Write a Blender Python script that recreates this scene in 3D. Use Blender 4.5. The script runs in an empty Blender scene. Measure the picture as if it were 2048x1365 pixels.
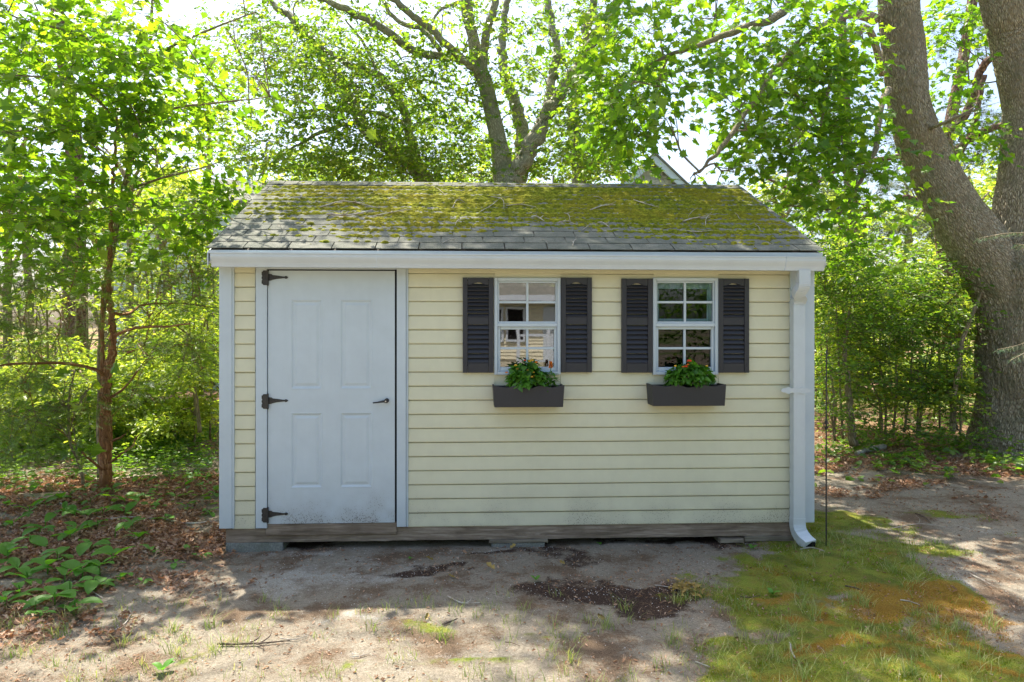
import bpy, math, random
import numpy as np
from mathutils import Vector
R = np.random.RandomState(7)
random.seed(7)
sc = bpy.context.scene
col = sc.collection
# ------------------------------------------------------------------ camera
F_PX, PX, PY, TH = 1400.0, 995.0, 652.0, math.radians(2.485)
CAM = np.array([1.768, -5.074, 1.6])
cd = bpy.data.cameras.new('camera'); cam = bpy.data.objects.new('camera', cd); col.objects.link(cam)
cam.location = CAM; cam.rotation_euler = (math.pi/2, 0, -TH)
cd.sensor_width = 36; cd.lens = 36*F_PX/2048
cd.shift_x = (1024-PX)/2048; cd.shift_y = -(682.5-PY)/2048
cd.clip_start = .05; cd.clip_end = 2000
sc.camera = cam
# ------------------------------------------------------------------ light
SUN_TO = np.array([-.49, .90, 2.15]); SUN_TO /= np.linalg.norm(SUN_TO)
elev = math.asin(SUN_TO[2]); azim = math.atan2(SUN_TO[0], SUN_TO[1])
w = bpy.data.worlds.new('World'); sc.world = w; w.use_nodes = True
nt = w.node_tree; nt.nodes.clear()
sky = nt.nodes.new('ShaderNodeTexSky'); sky.sky_type = 'NISHITA'; sky.sun_disc = False
sky.sun_elevation = elev; sky.sun_rotation = azim
sky.air_density = 1.0; sky.dust_density = 3.5; sky.ozone_density = 1.0; sky.altitude = 0
bg = nt.nodes.new('ShaderNodeBackground'); bg.inputs[1].default_value = .12
wo = nt.nodes.new('ShaderNodeOutputWorld')
nt.links.new(sky.outputs[0], bg.inputs[0]); nt.links.new(bg.outputs[0], wo.inputs[0])
sd = bpy.data.lights.new('sun', 'SUN'); sun = bpy.data.objects.new('sun', sd); col.objects.link(sun)
sd.energy = 4.7; sd.angle = math.radians(.55); sd.color = (1, .93, .82)
sun.rotation_euler = Vector(SUN_TO).to_track_quat('Z', 'Y').to_euler(); sun.location = (-5, 8, 20)
sc.view_settings.view_transform = 'Standard'; sc.view_settings.look = 'None'
sc.view_settings.exposure = 1.6; sc.view_settings.gamma = 1.0
sc.view_settings.use_curve_mapping = False
sc.cycles.max_bounces = 8; sc.cycles.diffuse_bounces = 4; sc.cycles.transmission_bounces = 6
sc.cycles.transparent_max_bounces = 8; sc.cycles.use_denoising = True
sc.cycles.caustics_reflective = False; sc.cycles.caustics_refractive = False

# ------------------------------------------------------------------ projection: where a feature of the photo stands
c_, s_ = math.cos(TH), math.sin(TH)
def ray(u, v):
    a = (u-PX)/F_PX; b = -(v-PY)/F_PX
    return np.array([a*c_+s_, -a*s_+c_, b])
def at_y(u, v, y):
    d = ray(u, v); return CAM + d*((y-CAM[1])/d[1])
def X(u, y=0.0): return float(at_y(u, PY, y)[0])
def Zh(u, v, y=0.0): return float(at_y(u, v, y)[2])
def wp(u, v, Z): return CAM + ray(u, v)*Z
def gpt(u, v, z=0.0):
    d = ray(u, v); return CAM + d*((z-CAM[2])/d[2])
def project(P):
    P = np.asarray(P)-CAM
    Zc = P[..., 0]*s_+P[..., 1]*c_; Xc = P[..., 0]*c_-P[..., 1]*s_
    return PX+F_PX*Xc/Zc, PY-F_PX*P[..., 2]/Zc, Zc

# ------------------------------------------------------------------ noise
def _h(ix, iy, s):
    n = (ix.astype(np.int64)*374761393+iy.astype(np.int64)*668265263+s*69069) & 0x7fffffff
    n = ((n ^ (n >> 13))*1274126177) & 0x7fffffff
    return ((n ^ (n >> 16)) & 0xffff)/65535.0
def vn(x, y, s=0):
    x = np.asarray(x, float); y = np.asarray(y, float)
    ix, iy = np.floor(x), np.floor(y); fx, fy = x-ix, y-iy
    fx = fx*fx*(3-2*fx); fy = fy*fy*(3-2*fy)
    a, b, c, d = _h(ix, iy, s), _h(ix+1, iy, s), _h(ix, iy+1, s), _h(ix+1, iy+1, s)
    return a+(b-a)*fx+(c-a)*fy+(a-b-c+d)*fx*fy
def fbm(x, y, s=0, o=4):
    t, a, n = 0, .5, 0
    for k in range(o):
        t = t+a*vn(np.asarray(x)*2**k, np.asarray(y)*2**k, s+k*17); n += a; a *= .5
    return t/n

# ------------------------------------------------------------------ objects
BASE = {}
def setp(o, **k):
    for a, b in k.items():
        if b is not None: o[a] = b
    return o
def thing(name, label, cat, base, group=None):
    o = bpy.data.objects.new(name, None); col.objects.link(o); o.location = tuple(base)
    o.empty_display_size = .1
    BASE[o.name] = np.array(base, float)
    return setp(o, label=label, category=cat, group=group)
def basemesh(name, V, Fs, mat, smooth=False, uv=None, attrs=None):
    V = np.ascontiguousarray(V, np.float32)
    if isinstance(Fs, np.ndarray): Fs = [Fs]
    me = bpy.data.meshes.new(name)
    loops, starts, n = [], [], 0
    for Fa in Fs:
        if isinstance(Fa, np.ndarray):
            if len(Fa) == 0: continue
            k = Fa.shape[1]; loops.append(Fa.ravel()); starts.append(n+np.arange(len(Fa))*k); n += Fa.size
        else:
            loops.append(np.array(Fa)); starts.append(np.array([n])); n += len(Fa)
    L = np.concatenate(loops).astype(np.int32); S = np.concatenate(starts).astype(np.int32)
    me.vertices.add(len(V)); me.vertices.foreach_set('co', V.ravel())
    me.loops.add(len(L)); me.loops.foreach_set('vertex_index', L)
    me.polygons.add(len(S)); me.polygons.foreach_set('loop_start', S)
    me.polygons.foreach_set('use_smooth', np.full(len(S), bool(smooth)))
    if uv is not None:
        ul = me.uv_layers.new(name='uv'); ul.data.foreach_set('uv', np.asarray(uv, np.float32)[L].ravel())
    for nm, arr in (attrs or {}).items():
        at = me.color_attributes.new(name=nm, type='FLOAT_COLOR', domain='POINT')
        at.data.foreach_set('color', np.ascontiguousarray(arr, np.float32).ravel())
    me.update(calc_edges=True); me.validate()
    if mat: me.materials.append(mat)
    return me
def root_base(parent):
    p = parent
    while p.parent: p = p.parent
    return BASE.get(p.name, np.zeros(3))
def mk(name, V, Fs, mat, parent=None, smooth=False, uv=None, attrs=None, base=None, **props):
    """V in world coordinates; one mesh object"""
    V = np.asarray(V, float)
    b = root_base(parent) if parent else (np.zeros(3) if base is None else np.array(base, float))
    me = basemesh(name, V-b, Fs, mat, smooth, uv, attrs)
    o = bpy.data.objects.new(name, me); col.objects.link(o)
    if parent: o.parent = parent
    else: o.location = tuple(b); BASE[o.name] = b
    return setp(o, **props)
def inst(name, me, parent, loc=(0, 0, 0), rot=(0, 0, 0), scale=(1, 1, 1), **props):
    """another object on shared mesh data; loc in world coordinates"""
    o = bpy.data.objects.new(name, me); col.objects.link(o)
    b = np.array(loc, float)
    if parent: o.parent = parent; b = b-root_base(parent)
    else: BASE[o.name] = b
    o.location = tuple(b); o.rotation_euler = rot; o.scale = scale
    return setp(o, **props)
def bevel(o, w=.003, seg=2):
    m = o.modifiers.new('bevel', 'BEVEL'); m.width = w; m.segments = seg; m.limit_method = 'ANGLE'
    return o
QB = np.array([[0, 3, 2, 1], [4, 5, 6, 7], [0, 1, 5, 4], [1, 2, 6, 5], [2, 3, 7, 6], [3, 0, 4, 7]])
def box(x0, x1, y0, y1, z0, z1):
    V = np.array([[x0, y0, z0], [x1, y0, z0], [x1, y1, z0], [x0, y1, z0], [x0, y0, z1], [x1, y0, z1], [x1, y1, z1], [x0, y1, z1]], float)
    return V, QB
def join(parts):
    Vs, Fs, n = [], [], 0
    for V, Fa in parts:
        Vs.append(V)
        for f in (Fa if isinstance(Fa, list) else [Fa]):
            Fs.append(f+n if isinstance(f, np.ndarray) else [i+n for i in f])
        n += len(V)
    return np.concatenate(Vs), Fs
def prism(poly, y0, y1):
    """polygon in x,z extruded along y"""
    n = len(poly); P = np.array(poly, float)
    V = np.concatenate([np.c_[P[:, 0], np.full(n, y0), P[:, 1]], np.c_[P[:, 0], np.full(n, y1), P[:, 1]]])
    i = np.arange(n); j = (i+1) % n
    return V, [list(range(n)), list(range(2*n-1, n-1, -1)), np.c_[i, i+n, j+n, j]]
def prismx(poly, x0, x1):
    """polygon in y,z extruded along x"""
    n = len(poly); P = np.array(poly, float)
    V = np.concatenate([np.c_[np.full(n, x0), P[:, 0], P[:, 1]], np.c_[np.full(n, x1), P[:, 0], P[:, 1]]])
    i = np.arange(n); j = (i+1) % n
    return V, [list(range(n-1, -1, -1)), list(range(n, 2*n)), np.c_[i, j, j+n, i+n]]
def spline(P, n):
    P = np.array(P, float); m = len(P)
    if m == 2: return P[0]+(P[1]-P[0])*np.linspace(0, 1, n)[:, None]
    Q = np.vstack([2*P[0]-P[1], P, 2*P[-1]-P[-2]])
    t = np.linspace(0, m-1-1e-6, n); i = t.astype(int); f = (t-i)[:, None]
    p0, p1, p2, p3 = Q[i], Q[i+1], Q[i+2], Q[i+3]
    return .5*(2*p1+(p2-p0)*f+(2*p0-5*p1+4*p2-p3)*f**2+(3*p1-p0-3*p2+p3)*f**3)
def tube(P, rad, sides=8, n=None, ridge=0, seed=0, cap=True, wob=0):
    """P control points, rad radii; returns V, F, UV (uv in metres)"""
    n = n or max(4, len(P)*4)
    C = spline(P, n); r = np.interp(np.linspace(0, 1, n), np.linspace(0, 1, len(rad)), rad)
    if wob: C = C+(np.c_[fbm(np.arange(n)*.35, np.full(n, seed*3.1), 1, 2), fbm(np.arange(n)*.35, np.full(n, seed*5.7), 2, 2), fbm(np.arange(n)*.35, np.full(n, seed*7.3), 3, 2)]-.5)*wob
    T = np.gradient(C, axis=0); T /= np.linalg.norm(T, axis=1)[:, None]+1e-9
    ref = np.array([0, 1, 0]) if abs(T[0][1]) < .8 else np.array([1, 0, 0])
    U = np.cross(T, ref); U /= np.linalg.norm(U, axis=1)[:, None]+1e-9; W = np.cross(T, U)
    a = np.linspace(0, 2*np.pi, sides+1)
    L = np.r_[0, np.cumsum(np.linalg.norm(np.diff(C, axis=0), axis=1))]
    rr = np.repeat(r[:, None], sides+1, 1)
    if ridge:
        aa = np.minimum(a, 2*np.pi-a)  # mirrored so that the seam closes
        A, LL = np.meshgrid(aa, L)
        wv = (fbm(A*1.2, LL*2.2, seed+5, 2)-.5)*2.2
        q = fbm((A*rr/.017+wv*2), LL/.10, seed, 3)
        crack = np.clip(np.abs(q-.5)*5.5, 0, 1)
        rr = rr+ridge*(crack-.6)+(fbm(A*1.3, LL*1.5, seed+9, 3)-.5)*r[:, None]*.22
    V = C[:, None, :]+rr[..., None]*(np.cos(a)[None, :, None]*U[:, None, :]+np.sin(a)[None, :, None]*W[:, None, :])
    UV = np.stack([np.tile(a/(2*np.pi), (n, 1))*2*np.pi*r.mean(), np.tile(L[:, None], (1, sides+1))], -1)
    i, j = np.meshgrid(np.arange(n-1), np.arange(sides), indexing='ij'); k = sides+1
    q = np.stack([i*k+j, i*k+j+1, (i+1)*k+j+1, (i+1)*k+j], -1).reshape(-1, 4)
    Fl = [q]
    if cap: Fl += [list(range(sides-1, -1, -1)), [(n-1)*k+t for t in range(sides)]]
    return V.reshape(-1, 3), Fl, UV.reshape(-1, 2)
def jointubes(ts):
    Vs, Fs, Us, n = [], [], [], 0
    for V, Fa, U in ts:
        Vs.append(V); Us.append(U)
        for f in Fa: Fs.append(f+n if isinstance(f, np.ndarray) else [i+n for i in f])
        n += len(V)
    # merge equal-width arrays
    quads = [f for f in Fs if isinstance(f, np.ndarray)]; rest = [f for f in Fs if not isinstance(f, np.ndarray)]
    return np.concatenate(Vs), [np.concatenate(quads)]+rest, np.concatenate(Us)

# ------------------------------------------------------------------ materials
class NB:
    def __init__(s, name):
        s.m = bpy.data.materials.new(name); s.m.use_nodes = True; s.t = s.m.node_tree; s.t.nodes.clear()
        s.out = s.t.nodes.new('ShaderNodeOutputMaterial')
        s.p = s.n('ShaderNodeBsdfPrincipled'); s.l(s.p.outputs[0], s.out.inputs[0])
    def n(s, t, **k):
        o = s.t.nodes.new(t)
        for a, b in k.items(): setattr(o, a, b)
        return o
    def l(s, a, b): s.t.links.new(a, b)
    def coord(s, kind='Object'): return s.n('ShaderNodeTexCoord').outputs[kind]
    def pos(s): return s.n('ShaderNodeNewGeometry').outputs['Position']
    def island(s): return s.n('ShaderNodeNewGeometry').outputs['Random Per Island']
    def mapping(s, v, scale):
        o = s.n('ShaderNodeMapping'); o.inputs['Scale'].default_value = scale; s.l(v, o.inputs[0]); return o.outputs[0]
    def noise(s, v, scale, detail=5, rough=.6, dist=0):
        o = s.n('ShaderNodeTexNoise'); s.l(v, o.inputs['Vector']); o.inputs['Scale'].default_value = scale
        o.inputs['Detail'].default_value = detail; o.inputs['Roughness'].default_value = rough
        o.inputs['Distortion'].default_value = dist; return o.outputs[0]
    def vor(s, v, scale, feat='F1', out='Distance'):
        o = s.n('ShaderNodeTexVoronoi', feature=feat); s.l(v, o.inputs['Vector']); o.inputs['Scale'].default_value = scale
        return o.outputs[out]
    def ramp(s, f, stops, interp='LINEAR'):
        o = s.n('ShaderNodeValToRGB'); cr = o.color_ramp; cr.interpolation = interp
        while len(cr.elements) < len(stops): cr.elements.new(.5)
        for e, (p, c) in zip(cr.elements, stops):
            e.position = p; e.color = (*c, 1) if isinstance(c, (tuple, list)) else (c, c, c, 1)
        s.l(f, o.inputs[0]); return o.outputs[0]
    def mix(s, f, a, b, mode='MIX'):
        o = s.n('ShaderNodeMix', data_type='RGBA', blend_type=mode)
        for v, k in ((f, 0), (a, 6), (b, 7)):
            if isinstance(v, (int, float)): o.inputs[k].default_value = v if k == 0 else (v, v, v, 1)
            elif isinstance(v, (tuple, list)): o.inputs[k].default_value = (*v, 1)
            else: s.l(v, o.inputs[k])
        return o.outputs[2]
    def math(s, op, a, b=None, clamp=False):
        o = s.n('ShaderNodeMath', operation=op, use_clamp=clamp)
        for v, k in ((a, 0), (b, 1)):
            if v is None: continue
            if isinstance(v, (int, float)): o.inputs[k].default_value = v
            else: s.l(v, o.inputs[k])
        return o.outputs[0]
    def sep(s, v):
        o = s.n('ShaderNodeSeparateXYZ'); s.l(v, o.inputs[0]); return o.outputs
    def bump(s, h, strength=.5, dist=.01):
        o = s.n('ShaderNodeBump'); o.inputs['Strength'].default_value = strength; o.inputs['Distance'].default_value = dist
        s.l(h, o.inputs['Height']); s.l(o.outputs[0], s.p.inputs['Normal']); return o.outputs[0]
    def base(s, c, rough=.6, spec=.5):
        if isinstance(c, (tuple, list)): s.p.inputs['Base Color'].default_value = (*c, 1)
        else: s.l(c, s.p.inputs['Base Color'])
        s.p.inputs['Roughness'].default_value = rough; s.p.inputs['Specular IOR Level'].default_value = spec
        return s.m
def attr(b, name):
    o = b.n('ShaderNodeAttribute', attribute_name=name, attribute_type='GEOMETRY'); return o.outputs['Color'], o.outputs['Alpha']

def paint(name, c, rough=.45, dirt=0.0, z0=0.15, z1=.55, speck=0.0, spec=.4):
    """painted or vinyl surface: faint mottling, mud spatter that thins out above the ground"""
    b = NB(name); g = b.pos()
    n1 = b.noise(g, 1.7, 4); n2 = b.noise(g, 9, 5)
    k = b.mix(.5, n1, n2, 'MIX')
    c1 = b.mix(b.ramp(k, [(.35, 0.0), (.7, 1.0)]), tuple(x*.93 for x in c), tuple(min(.86, x*1.04) for x in c))
    streak = b.noise(b.mapping(g, (26, 26, 1.3)), 1, 4)
    c1 = b.mix(b.math('MULTIPLY', b.ramp(streak, [(.5, 0.0), (.8, 1.0)]), .10), c1, tuple(x*.72 for x in c))
    if speck:
        z = b.sep(g)[2]
        fall = b.n('ShaderNodeMapRange'); b.l(z, fall.inputs[0]); fall.inputs[1].default_value = z0; fall.inputs[2].default_value = z1
        fall.inputs[3].default_value = 1; fall.inputs[4].default_value = 0
        f2 = b.math('POWER', fall.outputs[0], 1.6)
        sp = b.vor(g, 95)
        size = b.math('MULTIPLY', f2, .30*speck)
        patch = b.ramp(b.noise(g, 3.2, 3), [(.38, .25), (.62, 1.0)])
        size = b.math('MULTIPLY', size, patch)
        dots = b.math('LESS_THAN', sp, size)
        film = b.math('MULTIPLY', b.math('MULTIPLY', f2, .38*speck), patch)
        c1 = b.mix(film, c1, (.25, .23, .20)); c1 = b.mix(b.math('MULTIPLY', dots, .75), c1, (.10, .085, .07))
    else:
        sp = b.math('LESS_THAN', b.vor(g, 24), .045)
        c1 = b.mix(b.math('MULTIPLY', sp, .35), c1, (.2, .18, .15))
    b.bump(b.noise(g, 220, 2), .05, .002)
    return b.base(c1, rough, spec)
M = {}
M['white'] = paint('white_trim', (.50, .575, .62), .42, speck=.45)
M['white_door'] = paint('white_door_skin', (.50, .575, .62), .38, speck=1.6, z1=.62)
M['gutter'] = paint('white_aluminium', (.53, .585, .61), .32, spec=.5)
M['siding'] = paint('yellow_vinyl', (.64, .625, .45), .48, speck=1.1, z1=.62)
M['soffit'] = paint('soffit', (.74, .70, .55), .6)
M['shutter'] = paint('charcoal_shutter', (.030, .031, .037), .5)
M['planter'] = paint('charcoal_planter', (.028, .028, .032), .5)
b = NB('black_iron'); g = b.pos(); b.bump(b.noise(g, 260, 3), .25, .002)
M['iron'] = b.base(b.ramp(b.noise(g, 60, 4), [(.35, (.012, .012, .013)), (.75, (.04, .036, .032))]), .5)
b = NB('steel'); M['steel'] = b.base((.45, .45, .46), .35); b.p.inputs['Metallic'].default_value = .9
b = NB('dark_void'); M['dark'] = b.base((.012, .011, .010), .9, .1)
b = NB('plywood_inside'); M['ply'] = b.base((.10, .075, .05), .8)

def wood(name, c0, c1, c2, sc_=(1.2, 14, 14)):
    b = NB(name); g = b.mapping(b.pos(), sc_)
    n = b.noise(g, 3.0, 8, .65, .6); st = b.noise(b.mapping(b.pos(), (1.1, 1.1, 1.1)), 3, 5)
    c = b.ramp(n, [(.3, c0), (.52, c1), (.75, c2)]); c = b.mix(b.ramp(st, [(.45, 0.0), (.7, .6)]), c, c0)
    b.bump(n, .5, .006); return b.base(c, .85, .2)
M['beam'] = wood('weathered_beam', (.10, .075, .052), (.25, .195, .145), (.40, .34, .27))
M['shim'] = wood('pale_old_board', (.09, .075, .055), (.20, .17, .125), (.33, .29, .22))
b = NB('concrete_block'); g = b.pos(); n = b.noise(g, 90, 4); n2 = b.noise(g, 5, 4)
c = b.ramp(n, [(.3, (.12, .13, .12)), (.7, (.30, .30, .27))]); c = b.mix(b.ramp(n2, [(.45, 0.0), (.7, .6)]), c, (.14, .15, .11))
b.bump(n, .7, .006); M['concrete'] = b.base(c, .95, .1)

# shingles
b = NB('asphalt_shingle'); g = b.pos(); info = b.n('ShaderNodeObjectInfo')
gr = b.noise(g, 260, 2, .8); mid = b.noise(g, 9, 5, .65); big = b.noise(g, 1.6, 3)
c = b.ramp(gr, [(.34, (.055, .058, .046)), (.5, (.145, .15, .12)), (.68, (.30, .29, .24))])
c = b.mix(b.math('MULTIPLY', info.outputs['Random'], .45), c, (.11, .12, .105))
c = b.mix(b.ramp(mid, [(.48, 0.0), (.66, .55)]), c, (.30, .285, .24))
c = b.mix(b.ramp(big, [(.40, 0.0), (.62, .45)]), c, (.115, .125, .10))
gm, _ = attr(b, 'mossy')
b.bump(gr, .55, .005); M['shingle'] = b.base(c, .92, .15)
b = NB('moss'); g = b.pos(); n = b.noise(g, 28, 6, .7); n2 = b.noise(g, 2.2, 3)
c = b.ramp(n, [(.3, (.05, .062, .006)), (.50, (.19, .22, .014)), (.72, (.46, .44, .035))])
c = b.mix(b.ramp(n2, [(.42, 0.0), (.62, .6)]), c, (.30, .24, .02)); c = b.mix(b.math('MULTIPLY', b.island(), .5), c, (.09, .085, .012))
b.bump(b.noise(g, 320, 3), .9, .006); M['moss'] = b.base(c, .95, .1)

# glass: reflective window film over a dim room
def glass(name, refl, tint, gc=(1, 1, 1)):
    b = NB(name); t = b.n('ShaderNodeBsdfTransparent'); t.inputs[0].default_value = (*tint, 1)
    gl = b.n('ShaderNodeBsdfGlossy'); gl.inputs['Roughness'].default_value = .015; gl.inputs[0].default_value = (*gc, 1)
    bp = b.n('ShaderNodeBump'); bp.inputs['Strength'].default_value = 1; bp.inputs['Distance'].default_value = .00012
    b.l(b.noise(b.pos(), 7, 1), bp.inputs['Height']); b.l(bp.outputs[0], gl.inputs['Normal'])
    mx = b.n('ShaderNodeMixShader'); mx.inputs[0].default_value = refl
    b.l(t.outputs[0], mx.inputs[1]); b.l(gl.outputs[0], mx.inputs[2]); b.l(mx.outputs[0], b.out.inputs[0]); return b.m
M['glass_refl'] = glass('reflective_pane', .27, (.35, .37, .38), (.70, .66, .69))
M['glass_clear'] = glass('clear_pane', .045, (.70, .75, .75))
M['glass_screen'] = glass('screened_pane', .03, (.25, .27, .30))

# bark
def bark(name, dark, mid, light, su=38, sv=7, moss=0.0, bump=.9):
    b = NB(name); uv = b.coord('UV'); m = b.mapping(uv, (su, sv, 1))
    w_ = b.noise(uv, 6, 3); mm = b.n('ShaderNodeVectorMath', operation='ADD'); b.l(m, mm.inputs[0])
    sc3 = b.n('ShaderNodeVectorMath', operation='SCALE'); sc3.inputs[3].default_value = 1.6
    cv = b.n('ShaderNodeCombineXYZ'); b.l(w_, cv.inputs[0]); b.l(cv.outputs[0], sc3.inputs[0]); b.l(sc3.outputs[0], mm.inputs[1])
    v = b.vor(mm.outputs[0], 1.0, 'DISTANCE_TO_EDGE'); n = b.noise(mm.outputs[0], 1.6, 7, .7)
    h = b.math('ADD', b.math('MULTIPLY', b.math('MINIMUM', v, .35), 1.6), b.math('MULTIPLY', n, .6))
    g = b.pos(); big = b.noise(g, 3.5, 4)
    c = b.ramp(h, [(.26, dark), (.55, mid), (.95, light)])
    c = b.mix(b.ramp(big, [(.42, 0.0), (.66, .7)]), c, tuple(x*.62 for x in mid))
    if moss: c = b.mix(b.ramp(b.noise(g, 6, 5), [(.5, 0.0), (.68, moss)]), c, (.12, .15, .09))
    b.bump(h, bump, .02); return b.base(c, .92, .15)
M['bark_maple'] = bark('bark_maple', (.10, .08, .052), (.42, .36, .25), (.64, .58, .45), 85, 15, .35)
M['bark_oak'] = bark('bark_oak', (.17, .15, .11), (.40, .38, .30), (.60, .58, .48), 60, 20, .6, .6)
M['bark_cedar'] = bark('bark_cedar', (.14, .06, .03), (.42, .21, .10), (.62, .40, .24), 60, 3.5, .2, .7)
M['bark_pine'] = bark('bark_pine', (.05, .03, .025), (.21, .13, .10), (.36, .26, .21), 22, 9, 0, .9)
M['bark_stem'] = bark('bark_stem', (.12, .095, .06), (.32, .26, .17), (.50, .43, .31), 60, 12, .2, .4)
b = NB('twig_bark'); M['twig'] = b.base(b.ramp(b.noise(b.pos(), 30, 4), [(.3, (.05, .036, .025)), (.7, (.17, .13, .10))]), .9, .2)
b = NB('dead_twig'); g = b.pos(); b.bump(b.noise(g, 150, 3), .5, .004)
M['dead'] = b.base(b.ramp(b.noise(g, 22, 5), [(.3, (.18, .14, .11)), (.5, (.42, .37, .31)), (.72, (.52, .53, .45))]), .9, .2)

def leafmat(name, cols, trans=.5, tgain=(1.9, 1.75, .55), rough=.42, spec=.5):
    """thin leaf: reflects its own green, lets a yellower green through"""
    b = NB(name); r = b.island()
    c = b.ramp(r, [(i/(len(cols)-1), q) for i, q in enumerate(cols)])
    c = b.mix(b.math('MULTIPLY', b.noise(b.pos(), 1.3, 2), .35), c, tuple(x*.8 for x in cols[0]))
    tr = b.n('ShaderNodeBsdfTranslucent')
    b.l(b.mix(1.0, c, tgain, 'MULTIPLY'), tr.inputs[0])
    b.base(c, rough, spec); mx = b.n('ShaderNodeMixShader'); mx.inputs[0].default_value = trans
    b.l(b.p.outputs[0], mx.inputs[1]); b.l(tr.outputs[0], mx.inputs[2]); b.l(mx.outputs[0], b.out.inputs[0]); return b.m
M['leaf_maple'] = leafmat('leaf_maple', [(.065, .15, .018), (.12, .24, .022), (.165, .29, .026), (.25, .35, .035)], .57, (2.1, 2.0, .6))
M['leaf_rmaple'] = leafmat('leaf_maple_dark', [(.06, .145, .02), (.105, .22, .024), (.145, .27, .028), (.22, .33, .035)], .57, (2.2, 2.1, .6))
M['leaf_oak'] = leafmat('leaf_oak', [(.07, .145, .024), (.125, .22, .030), (.175, .27, .035), (.25, .31, .045)], .55, (2.0, 2.0, .8))
M['leaf_bg'] = leafmat('leaf_background', [(.14, .22, .04), (.22, .33, .05), (.30, .40, .06), (.38, .45, .08)], .55, (2.0, 1.8, .8))
M['leaf_shrub'] = leafmat('leaf_shrub', [(.06, .13, .02), (.10, .19, .026), (.15, .25, .03), (.21, .29, .035)], .5, (2.0, 2.1, .7))
M['leaf_cedar'] = leafmat('leaf_cedar', [(.09, .17, .03), (.15, .25, .04), (.21, .31, .055)], .5, (1.6, 1.7, .6))
M['leaf_pine'] = leafmat('leaf_pine', [(.05, .08, .035), (.08, .125, .05), (.13, .17, .075)], .3, (1.5, 1.5, .7))
M['leaf_fir'] = leafmat('leaf_fir', [(.04, .10, .05), (.06, .15, .06), (.09, .19, .06)], .3, (1.5, 1.6, .8))
M['leaf_lily'] = leafmat('leaf_lily', [(.07, .19, .028), (.10, .25, .035), (.14, .30, .04)], .42, (2.0, 2.1, .7), .5, .3)
M['leaf_pot'] = leafmat('leaf_pot', [(.05, .15, .016), (.09, .24, .022), (.15, .34, .03)], .38, (1.6, 1.8, .6), .4)
M['grass'] = leafmat('grass_blade', [(.14, .22, .04), (.21, .30, .06), (.32, .36, .12), (.48, .43, .22)], .4, (1.5, 1.5, .8), .5)
M['grass_bright'] = leafmat('grass_bright', [(.09, .20, .03), (.13, .27, .04), (.19, .33, .06)], .5, (1.6, 1.7, .7), .5)
M['litter'] = leafmat('dead_leaf', [(.15, .08, .045), (.30, .17, .09), (.46, .29, .18), (.62, .46, .33), (.24, .12, .06), (.40, .24, .13)], .25, (1.3, 1.0, .7), .6)
M['straw'] = leafmat('dry_needles', [(.12, .060, .030), (.26, .15, .08), (.42, .29, .18), (.20, .11, .06)], .1, (1.2, 1.0, .8), .6)
M['mossblade'] = leafmat('moss_blade', [(.13, .20, .014), (.20, .29, .02), (.28, .34, .028), (.36, .27, .03)], .3, (1.3, 1.3, .6), .8, .1)
M['rust_moss'] = leafmat('rust_moss_blade', [(.28, .13, .018), (.38, .20, .03), (.38, .28, .045), (.22, .20, .03)], .25, (1.2, 1.1, .6), .8, .1)
def flat(name, c, rough=.6):
    b = NB(name); return b.base(b.ramp(b.noise(b.pos(), 40, 3), [(.3, tuple(x*.8 for x in c)), (.7, c)]), rough, .3)
M['orange'] = flat('orange_petal', (.75, .20, .02)); M['yellow'] = flat('yellow_petal', (.80, .48, .05)); M['red'] = flat('red_petal', (.70, .06, .01))
M['perlite'] = flat('pale_grit', (.62, .60, .57)); M['pot_soil'] = flat('potting_soil', (.045, .03, .022), .95)
M['oldleaf'] = flat('tan_leaf', (.36, .25, .07))

# ------------------------------------------------------------------ ground
SMOOTH = lambda t: np.clip(t, 0, 1)**2*(3-2*np.clip(t, 0, 1))
def gheight(x, y):
    x = np.asarray(x, float); y = np.asarray(y, float)
    z = (fbm(x*.45+3, y*.45+9, 3, 3)-.5)*.10*SMOOTH((np.hypot(x-2.2, y-.3)-2.2)/2.5)
    z = z+(fbm(x*2.1, y*2.1, 8, 4)-.5)*.028
    z = z+.03*np.exp(-((x-4.7)/.5)**2-((y+.45)/.5)**2)-.015*np.exp(-((x)/.6)**2-((y+.2)/.6)**2)
    return z
def gz(x, y): return float(gheight(x, y))
def gblob(x, y, items):
    """soft patches given where they lie in the photo: (u, v, half-width px, half-height px, weight)"""
    t = np.zeros_like(x)
    for (u, v, ru, rv, wt) in items:
        c = gpt(u, v); Z = (c-CAM)@np.array([s_, c_, 0]); rx = ru*Z/F_PX; ry = rv*Z*Z/(F_PX*1.6)
        d = ((x-c[0])/rx)**2+((y-c[1])/ry)**2
        t = np.maximum(t, wt*np.exp(-d*.9))
    return t
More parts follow.
